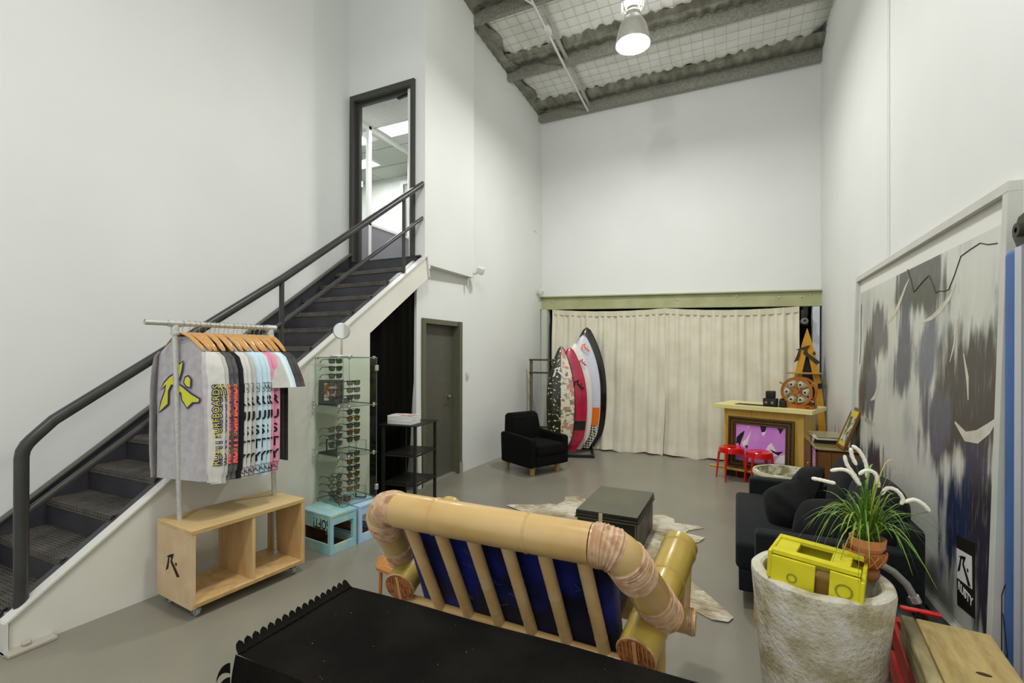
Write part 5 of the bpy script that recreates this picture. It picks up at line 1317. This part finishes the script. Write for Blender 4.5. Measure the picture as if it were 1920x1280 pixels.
bm = BM(); poly(bm, [(-.02, -.06, 2.13), (-.02, .05, 2.13), (-.02, .09, 2.19), (-.02, .04, 2.26), (-.02, -.06, 2.28)], (.05, 0, 0)); lathe(bm, [(.012, 0), (.03, 0), (.03, .02), (.012, .02)], 16, M=basis((0, 1, 0), (0, 0, 1), (-1, 0, 0), (-.02, .01, 2.2))); part('roller_bracket', bm, mat('bracket_dark', '#3c3a30', .5), t)

# ------------------------------------------------------------------ black sofa and pillows
SOF = mat('sofa_fabric', '#101214', .85, c2='#181b1e', sc=40, spec=.2, sheen=.06, bump=.06, bsc=110)
so = thing('sofa', 'black two-seat sofa along the right wall under the poster', 'sofa', (.0, 3.30, 0))
for (y0, nm) in ((0, 'armrest'), (1.44, 'armrest')):
    bm = BM(); box(bm, .11, .93, y0, y0+.13, .12, .56, .022, 3); part(nm, bm, SOF, so)
bm = BM(); box(bm, .0, .74, .134, 1.436, .26, .435, .035, 3)
for v in bm.verts:
    if v.co.z > .38: v.co.z += .015*math.sin(min(1, max(0, (v.co.y-.13)/1.3))*PI)
part('seat_cushion', bm, SOF, so)
bm = BM(); box(bm, .02, .86, .134, 1.436, .125, .262, .01, 2); part('seat_base', bm, SOF, so)
for c in (.46, 1.10):
    bm = BM(); ball(bm, (0, 0, 0), .13, .335, .27, .62, 28, 16, Matrix.Translation((.80, c, .60)) @ Matrix.Rotation(R(10), 4, 'Y')); part('back_cushion', bm, SOF, so)
bm = BM(); box(bm, .84, .95, .02, 1.55, .13, .70, .04, 3); part('back_frame', bm, SOF, so)
for x, y in ((.13, .06), (.13, 1.49), (.85, .06), (.85, 1.49)):
    bm = BM(); box(bm, x-.025, x+.025, y-.022, y+.022, 0, .125, .003); part('leg', bm, OAK, so, smooth=False)
PIL = mat('pillow_black', '#090a0b', .75, c2='#0f1011', sc=20, sheen=.05, spec=.2, bump=.3, bsc=9)
def pillow(loc, rot, label, s=.2):
    bm = BM(); n = 16
    for sd_ in (-1, 1):
        V = []
        for i in range(n+1):
            row = []
            for j in range(n+1):
                a, b = -1+2*i/n, -1+2*j/n; r_ = (1-a*a)**.55*(1-b*b)**.55
                k = 1-.10*(a*b)**2
                row.append(bm.verts.new((a*s*k, b*s*k, sd_*(.085*r_+.006*math.sin(a*7+b*5)*r_))))
            V.append(row)
        for i in range(n):
            for j in range(n):
                f = (V[i][j], V[i+1][j], V[i+1][j+1], V[i][j+1]); bm.faces.new(f if sd_ > 0 else f[::-1])
    bmesh.ops.remove_doubles(bm, verts=bm.verts, dist=.0015)
    t = thing('pillow', label, 'pillow', loc, 0, 'black pillows on the sofa', rot)
    q = part('cover', bm, PIL, t)
    bm = BM(); k = s*1.05; pts = [(x*k*.985, y*k*.985, 0) for x, y in ((-.88, -.88), (-.5, -.95), (0, -.965), (.5, -.95), (.88, -.88), (.95, -.5), (.965, 0), (.95, .5), (.88, .88), (.5, .95), (0, .965), (-.5, .95), (-.88, .88), (-.95, .5), (-.965, 0), (-.95, -.5))]
    tube(bm, pts, .004, 5, closed=True); part('piping', bm, PIL, t)
def facing(n, tw):
    n = Vector(n).normalized(); x = Vector((0, 0, 1)).cross(n).normalized(); y = n.cross(x); M = Matrix((x, y, n)).transposed() @ Matrix.Rotation(R(tw), 3, 'Z'); return M.to_euler()
pillow((.33, 3.98, .575), facing((-.62, -.62, .5), 38), 'black pillow leaning forward on the sofa seat, the leftmost of three', .165)
pillow((.50, 4.40, .62), facing((-.85, -.25, .45), 15), 'black pillow leaning on the sofa back, the farthest of three', .17)
pillow((.50, 3.70, .56), facing((-.60, -.45, .65), 20), 'black pillow nearest the camera on the sofa', .175)

# ------------------------------------------------------------------ red crate, timber bench board, hoses
RCM = mat('crate_red', '#b3261c', .5, c2='#a01f17', sc=8)
rc = thing('plastic_crate', 'red slatted crate full of cans under the timber board', 'crate', (.575, 2.06, .03), R(-6))
cl_, cwid, chh = .68, .34, .44
for z0 in (.02, .17, .33):
    h_ = .10
    bm = BM(); box(bm, 0, .018, 0, cl_, z0, z0+h_, .003); part('slat', bm, RCM, rc, smooth=False)
    bm = BM(); box(bm, cwid-.018, cwid, 0, cl_, z0, z0+h_, .003); part('slat', bm, RCM, rc, smooth=False)
    bm = BM(); box(bm, .02, cwid-.02, cl_-.018, cl_, z0, z0+h_, .003); part('slat', bm, RCM, rc, smooth=False)
    bm = BM(); box(bm, .02, cwid-.02, 0, .018, z0, z0+h_, .003); part('slat', bm, RCM, rc, smooth=False)
for x in (.018, cwid-.05):
    for y in (.018, .32, cl_-.05):
        bm = BM(); box(bm, x, x+.03, y, y+.03, 0, .43, .002); part('post', bm, RCM, rc, smooth=False)
bm = BM(); box(bm, .02, cwid-.02, .02, cl_-.02, 0, .015); part('bottom', bm, RCM, rc)
RM2 = Matrix.Translation((.575, 2.06, .03)) @ Matrix.Rotation(R(-6), 4, 'Z')
for k, (x, y, h_) in enumerate(((.11, .46, .22), (.12, .58, .20), (.23, .52, .21))):
    t = thing('paint_can', ['white and green labelled can in the red crate, nearest the planter', 'white and green labelled can in the far end of the red crate', 'white and green labelled can in the red crate beside the wall'][k], 'can', RM2 @ Vector((x, y, .016)), 0, 'cans in the red crate')
    bm = BM(); lathe(bm, [(0, 0), (.045, 0), (.045, h_), (.04, h_+.004), (.04, h_-.002), (0, h_-.002)], 24); q = part('can', bm, ALU, t)
    bm = BM(); lathe(bm, [(.0455, .02), (.0458, .02), (.0458, h_-.02), (.0455, h_-.02)], 24); part('paper_label', bm, mat('can_label', '#dedfd5', .5, c2='#2f6b42', sc=18, lo=.5, hi=.53) if 'can_label' not in MATS else MATS['can_label'], t)
t = thing('yellow_carton', 'small yellow carton standing in the red crate', 'carton', RM2 @ Vector((.10, .33, .016)), R(10))
bm = BM(); box(bm, -.04, .04, -.05, .05, 0, .26, .002); q = part('box', bm, mat('carton_yellow', '#d6c22a', .5), t, smooth=False)
text('lettering', 'FUEL', .03, mat('carton_ink', '#6b5a14', .6), q, basis((0, -1, 0), (0, 0, 1), (-1, 0, 0), (-.0405, 0, .2)), .0003)
TIM = mat('weathered_timber', '#b8a168', .7, c2='#94804e', sc=5, st=(3.5, .7, 3.5), wood=True, lo=.15, hi=.95, c3='#ab9560', bump=.15, bsc=40)
TIME = mat('timber_edge', '#a6996e', .8, c2='#6d6447', sc=14, st=(1, .3, 3), bump=.2, bsc=40)
bo = thing('timber_bench', 'thick weathered timber board lying over the red crate at the bottom right', 'bench', (.50, 1.3, .545), R(-5.5))
bm = BM(); box(bm, .048, .27, -.1, 1.145, 0, .055, .006, 2); part('plank', bm, TIM, bo)
bm = BM(); box(bm, 0, .046, -.1, 1.15, -.06, .055, .008, 2); part('edge_beam', bm, TIME, bo)
bm = BM(); box(bm, .06, .25, .0, .06, -.545, 0, .003); part('support', bm, TIME, bo)
bm = BM(); lathe(bm, [(0, 0), (.014, 0), (.011, .0012), (0, .0015)], 16, (.17, .82, .055), sx=1.5, sy=.8); part('knot', bm, mat('knot_dark', '#3d2a14', .8), bo)
RBM = mat('hose_grey', '#8d8f86', .35); HB = mat('hose_black', '#1b1b1a', .4)
t = thing('vacuum_hose', 'grey and black hose arching behind the planter towards the red crate', 'hose', (.68, 2.8, .3))
bm = BM(); tube(bm, [(-.10, -.02, .36), (-.05, .0, .36), (0, .02, .33), (.05, .02, .28), (.075, .02, .23)], .016, 12); part('grey_hose', bm, RBM, t)
bm = BM(); tube(bm, [(.075, .02, .232), (.087, .02, .205)], .021, 12); part('silver_band', bm, ALU, t)
bm = BM(); tube(bm, [(.087, .02, .207), (.115, .02, .14), (.13, .02, .03), (.13, .02, -.29)], .016, 12); part('black_hose', bm, HB, t)
t = thing('red_lever', 'red plastic lever sticking up beside the timber board', 'lever', (.715, 2.62, .50), R(8))
bm = BM(); bar(bm, (-.06, 0, .055), (.09, .02, .035), .028, .014, bev=.004); part('handle', bm, REDP, t)
bm = BM(); tube(bm, [(0, 0, .05), (0, 0, -.48)], .010, 8); part('shaft', bm, BLACK, t)
t = thing('vacuum_canister', 'dark rounded canister vacuum on the floor between sofa and red crate', 'vacuum', (.82, 2.98, 0))
bm = BM(); ball(bm, (0, 0, .2), .16, .19, .19, .7); part('body', bm, HB, t)
bm = BM(); tube(bm, [(0, 0, .37), (-.02, 0, .44), (-.03, -.04, .46)], .03, 12); part('hose_port', bm, HB, t)

# ------------------------------------------------------------------ cowhide and trunk
def cow():
    m = mat('cowhide', '#d9d2bd', .85, sheen=.4, bump=.5, bsc=90, bst=(1, 3, 1)); nt = m.node_tree; N = nt.nodes; L = nt.links; b = N['Principled BSDF']; tc = N.new('ShaderNodeTexCoord')
    t = N.new('ShaderNodeTexNoise'); t.inputs['Scale'].default_value = 2.1; t.inputs['Detail'].default_value = 9; t.inputs['Roughness'].default_value = .65; L.new(tc.outputs['Object'], t.inputs['Vector'])
    mp = N.new('ShaderNodeMapping'); mp.inputs['Scale'].default_value = (6, 28, 6); mp.inputs['Rotation'].default_value = (0, 0, .5); L.new(tc.outputs['Object'], mp.inputs[0])
    f = N.new('ShaderNodeTexNoise'); f.inputs['Scale'].default_value = 2; f.inputs['Detail'].default_value = 5; L.new(mp.outputs[0], f.inputs['Vector'])
    a = N.new('ShaderNodeMath'); a.operation = 'MULTIPLY_ADD'; a.inputs[1].default_value = .35; L.new(f.outputs['Fac'], a.inputs[0]); L.new(t.outputs['Fac'], a.inputs[2])
    # darker along the spine
    r = N.new('ShaderNodeValToRGB'); e = r.color_ramp.elements; e[0].position = .60; e[0].color = lin('#dcd5c0'); e[1].position = .80; e[1].color = lin('#7b6844'); k = e.new(.68); k.color = lin('#b5a684')
    L.new(a.outputs[0], r.inputs[0]); L.new(r.outputs[0], b.inputs['Base Color']); return m
COW = cow()
HP = [(-2.263, 4.683), (-2.20, 4.74), (-2.08, 4.79), (-1.915, 4.86), (-1.86, 4.93), (-1.78, 4.94), (-1.74, 5.1), (-1.78, 5.24), (-1.66, 5.37), (-1.56, 5.30), (-1.5, 5.12), (-1.2, 5.06), (-.9, 5.05), (-.66, 5.1), (-.56, 5.02), (-.54, 4.90), (-.45, 4.90), (-.33, 4.93), (-.27, 4.89), (-.40, 4.76), (-.42, 4.68), (-.33, 4.65), (-.25, 4.62), (-.29, 4.50), (-.40, 4.40), (-.42, 4.1), (-.40, 3.93), (-.26, 3.66), (-.08, 3.42), (-.01, 3.30), (-.04, 3.23), (-.13, 3.22), (-.27, 3.31), (-.42, 3.48), (-.58, 3.45), (-.68, 3.25), (-.82, 3.12), (-1.1, 3.15), (-1.4, 3.2), (-1.62, 3.05), (-1.8, 2.95), (-1.84, 3.05), (-1.7, 3.3), (-1.66, 3.6), (-1.72, 4.0), (-1.85, 4.4), (-2.02, 4.58), (-2.15, 4.62)]
bm = BM(); vs = [bm.verts.new((x+1.1, y-4.2, .006)) for x, y in HP]; f = bm.faces.new(vs)
bmesh.ops.triangulate(bm, faces=[f]); bmesh.ops.subdivide_edges(bm, edges=bm.edges[:], cuts=3, use_grid_fill=True)
for v in bm.verts: v.co.z += .004*math.sin(v.co.x*13)*math.sin(v.co.y*11)+.002
g = bmesh.ops.extrude_face_region(bm, geom=bm.faces[:]); 
for v in [q for q in g['geom'] if isinstance(q, bmesh.types.BMVert)]: v.co.z -= .004
o = obj('cowhide_rug', bm, COW, None, (-1.1, 4.2, 0)); tag(o, 'cream and brown cowhide rug with ragged outline under the black trunk', 'rug')
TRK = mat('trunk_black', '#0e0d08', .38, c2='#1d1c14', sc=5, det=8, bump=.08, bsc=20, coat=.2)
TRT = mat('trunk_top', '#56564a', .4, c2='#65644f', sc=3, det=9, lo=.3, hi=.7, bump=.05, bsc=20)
TRS = mat('trunk_scuffed', '#1c1b13', .5, c2='#6d6b54', sc=4, det=9, st=(1, 1, .6), lo=.42, hi=.75)
tk = thing('trunk', 'old black metal trunk with a greenish lid standing on the cowhide rug', 'trunk', (-1.225, 3.88, .012), R(-.5))
w_, d_, h_ = .515, .795, .335
bm = BM(); box(bm, .008, w_-.010, .008, d_-.008, 0, .275, .006, 2); part('body', bm, TRK, tk)
bm = BM(); box(bm, w_-.0098, w_-.0078, .02, d_-.02, .01, .27); part('end_panel', bm, TRS, tk, smooth=False)
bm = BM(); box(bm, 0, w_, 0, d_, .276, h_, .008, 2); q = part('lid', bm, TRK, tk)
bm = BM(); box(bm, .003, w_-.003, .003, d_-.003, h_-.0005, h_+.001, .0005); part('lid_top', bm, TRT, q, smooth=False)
bm = BM()
for z in (.276, .300):
    pts = [(-.004, -.004, z), (w_+.004, -.004, z), (w_+.004, d_+.004, z), (-.004, d_+.004, z)]
    for a, b in zip(pts, pts[1:]+pts[:1]): tube(bm, [a, b], .006 if z < .28 else .003, 8)
part('rolled_edge', bm, mat('trunk_edge', '#4a4634', .35, metal=.4), tk)
bm = BM(); box(bm, .20, .232, -.012, -.002, .16, .332, .002); part('hasp', bm, mat('hasp_brass', '#b9b394', .5, metal=.2), tk)
for x in (.012, w_-.022):
    bm = BM(); box(bm, x, x+.01, .002, .012, .0, .27, .002); part('corner_strip', bm, mat('strip_grey', '#6a6752', .4, metal=.3) if 'strip_grey' not in MATS else MATS['strip_grey'], tk)

# ------------------------------------------------------------------ bamboo sofa
BA = mat('bamboo_tan', '#cbab74', .3, c2='#bf9a5f', sc=5, st=(1, 1, 1), lo=.3, hi=.7, coat=.25, c3='#c8a76c')
BY = mat('bamboo_gold', '#bfa750', .3, c2='#ae9340', sc=5, lo=.3, hi=.7, coat=.3)
BS = mat('bamboo_slat', '#d8b987', .35, c2='#cba469', sc=6, coat=.2)
BIND = mat('rattan_binding', '#b88f6d', .45, c2='#a0714d', sc=16, det=6, st=(1, 1, 1), lo=.38, hi=.68, c3='#cbab89', bump=.2, bsc=120)
CAPM = mat('woven_cap', '#a96a38', .5, c2='#7d4522', sc=30, vor=True)
NAVY = mat('navy_velvet', '#04082a', .6, c2='#1a2c98', sc=3.2, det=5, sheen=.08, spec=.2, lo=.42, hi=.68)
OX, OY = -.96, 2.2
bs = thing('bamboo_sofa', 'thick bamboo sofa seen from behind with tan slats and rattan-bound bends', 'sofa', (OX, OY, 0))
def W(p): return Vector((p[0]-OX, p[1]-OY, p[2]))
def sm(pts, n=5):
    """Catmull-Rom through the points"""
    P = [Vector(p) for p in pts]; out = []
    for i in range(len(P)-1):
        a = P[max(i-1, 0)]; b = P[i]; c = P[i+1]; d = P[min(i+2, len(P)-1)]
        for k in range(n):
            t_ = k/n; out.append(.5*((2*b)+(c-a)*t_+(2*a-5*b+4*c-d)*t_**2+(3*b-a-3*c+d)*t_**3))
    out.append(P[-1]); return out
def bamboo(name, a, b, r, m, nodes=(), parent=None, seg=22, r2=None):
    a, b = Vector(a), Vector(b); r2 = r2 or r; L_ = (b-a).length; d = (b-a)/L_; pts = []; rs = []
    ks = [0.0, 1.0]
    for n in nodes: ks += [n-.02/L_, n-.008/L_, n, n+.008/L_, n+.02/L_]
    for k in sorted(ks):
        k = min(max(k, 0), 1); pts.append(a+d*L_*k); base = r+(r2-r)*k; e = min([abs(k-n)*L_ for n in nodes] or [9])
        rs.append(base*(1.045 if e < .001 else (.985 if .006 < e < .01 else (1.02 if e < .03 and e > .01 and False else 1.0))))
    bm = BM(); tube(bm, pts, rs, seg); return part(name, bm, m, parent or bs)
def binding(pts, r, name='rattan_binding', par=None):
    P = [Vector(p) for p in pts]; Q = [P[0]]
    for a, b in zip(P, P[1:]):
        n = max(1, int((b-a).length/.0046))
        for k in range(1, n+1): Q.append(a+(b-a)*k/n)
    rs = [r+.003*(1 if i % 2 else -.35)+random.uniform(-.0012, .0012) for i in range(len(Q))]; rs[0] = rs[-1] = r*.985
    bm = BM(); tube(bm, Q, rs, 26); return part(name, bm, BIND, par or bs)
RR = .079
bamboo('back_rail', W((-1.44, 1.79, .93)), W((-.50, 1.79, .93)), RR, BA, (.24, .72), seg=32)
ELB = {1: [(-.50, 1.79, .93), (-.44, 1.795, .925), (-.39, 1.815, .895), (-.36, 1.86, .83), (-.335, 1.93, .755), (-.305, 2.02, .655), (-.28, 2.09, .575), (-.262, 2.13, .53)]}
ELB[-1] = [(-1.92-x, y, z) for x, y, z in ELB[1]]
for s in (1, -1):
    E = sm([W(p) for p in ELB[s]], 5); n = len(E)
    bm = BM(); tube(bm, E, [RR]*(n-3)+[RR*.93, RR*.75, RR*.4], 28); arm = part('curved_arm', bm, BA, bs)
    binding(E[1:9], RR+.003, par=arm); binding(E[11:19], RR+.003, par=arm); binding(E[-12:-3], RR+.002, par=arm)
for s in (-1, 1):
    a = (-.96+s*.60, 1.93, .455) if s > 0 else (-1.565, 1.97, .455); b = (-.96+s*.70, 2.62, .665)
    sp_ = bamboo('arm_pole', W(a), W(b), .080, BY, (.22, .62, .93), seg=30, r2=.086)
    A_, B_ = W(a), W(b); d = (A_-B_).normalized(); u = d.cross(Vector((0, 0, 1))).normalized(); v = d.cross(u)
    bm = BM(); lathe(bm, [(0, .003), (.074, .003), (.078, .0), (.079, -.012)], 30, M=basis(u, v, d, A_)); part('end_cap', bm, CAPM, sp_, label='woven brown end cap')
    bm = BM()
    for k in range(-4, 5):
        hh = math.sqrt(max(0, .07**2-(k*.0165)**2)); 
        if k: bar(bm, A_+d*.004+u*(k*.0165)-v*hh, A_+d*.004+u*(k*.0165)+v*hh*(.1 if abs(k) < 3 else 1), .002, .003, up=d)
    bar(bm, A_+d*.0045-v*.07, A_+d*.0045+v*.07, .016, .004, up=d); part('cap_weave', bm, mat('cap_pale', '#d09a62', .5) if 'cap_pale' not in MATS else MATS['cap_pale'], sp_)
    binding([A_-d*.0, A_-d*.012], .080, par=sp_)
bamboo('cross_pole', W((-1.78, 2.42, .40)), W((-.17, 2.42, .385)), .058, BA, (.1, .5, .93), seg=24)
binding([W((-.20, 2.42, .386)), W((-.18, 2.42, .386))], .060)
bamboo('cross_pole', W((-1.56, 2.04, .37)), W((-.34, 2.02, .36)), .026, BA, (.2, .45, .7, .9), seg=14)
bamboo('cross_pole', W((-1.5, 2.05, .22)), W((-.18, 2.02, .21)), .024, BA, (.3, .6, .93), seg=14)
for i in range(6):
    x = -1.372+i*.168; nd = (.42+.06*((i*7) % 3), .80+.03*((i*5) % 3))
    q = bamboo('slat', W((x-.012, 1.815, .86)), W((x+.022, 2.03, .375)), .0285, BS, nd, seg=16)
for (a, b) in (((-.30, 2.16, .48), (-.30, 2.16, 0)), ((-1.66, 2.16, .48), (-1.66, 2.16, 0)), ((-.225, 2.56, .60), (-.225, 2.44, .42)), ((-1.69, 2.60, .60), (-1.69, 2.46, .42))):
    bamboo('leg', W(a), W(b), .026, BA, (.35, .75), seg=14)
for i in range(7):
    x = -1.5+i*.18; bamboo('seat_slat', W((x, 2.14, .41)), W((x, 2.66, .45)), .02, BS, (.5,), seg=10)
bm = BM(); box(bm, -.50, .50, 0, .62, 0, .12, .045, 4, Matrix.Translation(W((-.96, 2.06, .455))) @ Matrix.Rotation(R(4), 4, 'X')); 
o = obj('seat_pad', bm, NAVY); o.location = (OX, OY, 0); tag(o, 'navy velvet seat cushion lying on the bamboo sofa', 'cushion')
bm = BM(); Mc = Matrix.Translation(W((-.955, 2.02, .43))) @ Matrix.Rotation(R(21), 4, 'X')
box(bm, -.535, .50, .01, .155, -.12, .47, .05, 4)
for v in bm.verts:
    v.co.y += .018*math.cos(v.co.x*3)*(1 if v.co.y > .08 else -.6)*math.sin(max(0, min(1, (v.co.z+.02)/.49))*PI)
bmesh.ops.transform(bm, matrix=Mc, verts=bm.verts)
o = obj('back_cushion', bm, NAVY); o.location = (OX, OY, 0); tag(o, 'navy velvet back cushion behind the bamboo slats', 'cushion')
bm = BM(); rs_ = random.Random(4)
for k in range(16):
    x = rs_.uniform(-.48, .44); z = rs_.uniform(.03, .42); pts = []; a = rs_.uniform(0, 6)
    for j in range(7):
        pts.append(Mc @ Vector((x, .006-.009*math.cos(x*3), z))); x += .012*math.cos(a); z += .010*math.sin(a); a += rs_.uniform(-1.6, 1.6)
    tube(bm, pts, .0008, 4)
q = part('stitched_scribble', bm, mat('scribble', '#5a6db0', .6), o); q['kind'] = 'stuff'

# woven rattan side table left of the bamboo sofa
RAT = mat('rattan_weave', '#c58a45', .5, c2='#a66c2e', sc=26, st=(1, 2.4, 1), lo=.35, hi=.6, bump=.4, bsc=60)
rt_ = thing('rattan_table', 'low woven rattan side table half hidden by the left arm of the bamboo sofa', 'table', (-1.90, 2.44, 0), R(12))
bm = BM(); lathe(bm, [(0, .35), (.16, .35), (.175, .345), (.178, .33), (.165, .325), (0, .325)], 8); part('top', bm, RAT, rt_, smooth=False)
bm = BM()
for k in range(8):
    a, b = k*PI/4, (k+1)*PI/4; tube(bm, [(.172*math.cos(a), .172*math.sin(a), .345), (.172*math.cos(b), .172*math.sin(b), .345)], .009, 8)
part('rim', bm, mat('rattan_rim', '#b5773a', .4), rt_)
for k in range(4):
    a = k*PI/2+.4; bm = BM(); tube(bm, [(.14*math.cos(a), .14*math.sin(a), .325), (.15*math.cos(a), .15*math.sin(a), 0)], .012, 8); part('leg', bm, MATS['rattan_rim'], rt_)

# ------------------------------------------------------------------ covered table in the foreground
TBX0, TBX1, TBY0, TBY1, TBZ = -1.455, .05, 1.005, 1.50, .70
tb = thing('display_table', 'white-sided box table in the foreground hidden under the black felt cloth', 'table', (TBX0, TBY0, 0))
bm = BM(); box(bm, .02, TBX1-TBX0, .03, TBY1-TBY0-.01, 0, TBZ-.045, .002); part('body', bm, mat('white_laminate', '#dfdfdf', .4), tb, smooth=False)
bm = BM(); box(bm, .0, TBX1-TBX0, .024, TBY1-TBY0-.004, TBZ-.044, TBZ-.012, .002); part('top', bm, mat('table_ply', '#c9a888', .5), tb, smooth=False)
bm = BM(); box(bm, -.012, TBX1-TBX0, .06, TBY1-TBY0+.002, TBZ-.0115, TBZ-.007, .001); part('clear_sheet', bm, mat('acrylic_grey', '#6f6f68', .2, alpha=.8), tb, smooth=False)
FELT = mat('black_felt', '#080705', .95, c2='#1b1812', sc=4, det=10, lo=.4, hi=.75, spec=.15, bump=.35, bsc=220)
bm = BM()
def felt(u, v):
    x = TBX0+.012+u*(TBX1-TBX0-.012); y = TBY0+v*(TBY1-TBY0)
    return Vector((x, y, TBZ-.002+.0022*math.sin(x*9+y*4)+.0015*math.sin(y*23+x*3)))
grid(bm, felt, 80, 24)
def drop(u, v):
    x = TBX0+.012+u*(TBX1-TBX0-.012); z = TBZ-.002-v*.36
    return Vector((x, TBY0-.004-.02*math.sin(min(1, v*3)*PI/2)-.01*math.sin(x*14)*v, z))
grid(bm, drop, 80, 16)
bmesh.ops.remove_doubles(bm, verts=bm.verts, dist=.001)
fe = obj('felt_cloth', bm, FELT, fix=False); tag(fe, 'black felt cloth with scalloped cut edge covering the foreground table', 'tablecloth')
def tab(M, L_, w_, curl):
    bm = BM(); V = []
    for i in range(7):
        u = i/6; ww = w_*(1-u**3)**.5*.5; p = (-(L_*math.sin(u*curl)/curl), 0, L_*(1-math.cos(u*curl))/curl*(1))
        V.append((bm.verts.new((p[0], -ww-.0004, p[2])), bm.verts.new((p[0]+.0, 0, p[2]+.002)), bm.verts.new((p[0], ww+.0004, p[2]))))
    for A, B in zip(V, V[1:]):
        bm.faces.new((A[0], A[1], B[1], B[0])); bm.faces.new((A[1], A[2], B[2], B[1]))
    bmesh.ops.transform(bm, matrix=M, verts=bm.verts); part('scallop', bm, FELT, fe, fix=False)
for k in range(17):
    y = TBY0+.012+k*(TBY1-TBY0-.02)/16.5
    tab(Matrix.Translation((TBX0+.026, y, TBZ+.0015)) @ Matrix.Rotation(R(-16), 4, 'Z'), .046, .028, 1.1)
for k in range(8):
    z = TBZ-.012-k*.045; x0 = TBX0+.016; bm = BM(); up_ = []; lo_ = []
    for i in range(9):
        u = i/8; ww = .030*(1-u)**.7
        c = Vector((x0-.052*math.sin(u*1.35)/.97, TBY0-.024-.01*u, z-.020-.055*u**1.8))
        up_.append(c+Vector((0, 0, ww*.55))); lo_.append(c-Vector((0, 0, ww*.55)))
    poly(bm, up_+lo_[::-1], (0, -.002, 0)); part('scallop', bm, FELT, fe)
bm = BM()
rl = random.Random(8)
for k in range(24):
    x = rl.uniform(TBX0+.05, TBX1-.2); y = rl.uniform(TBY0+.02, TBY1-.02); s = rl.uniform(.0004, .0010)
    ball(bm, (x, y, TBZ+.003), s*1.5, s, s, 1, 6, 4)
o = obj('lint_specks', bm, mat('lint', '#d8d4c8', .9)); o['kind'] = 'stuff'; tag(o, 'tiny white lint specks scattered on the black felt cloth', 'lint')
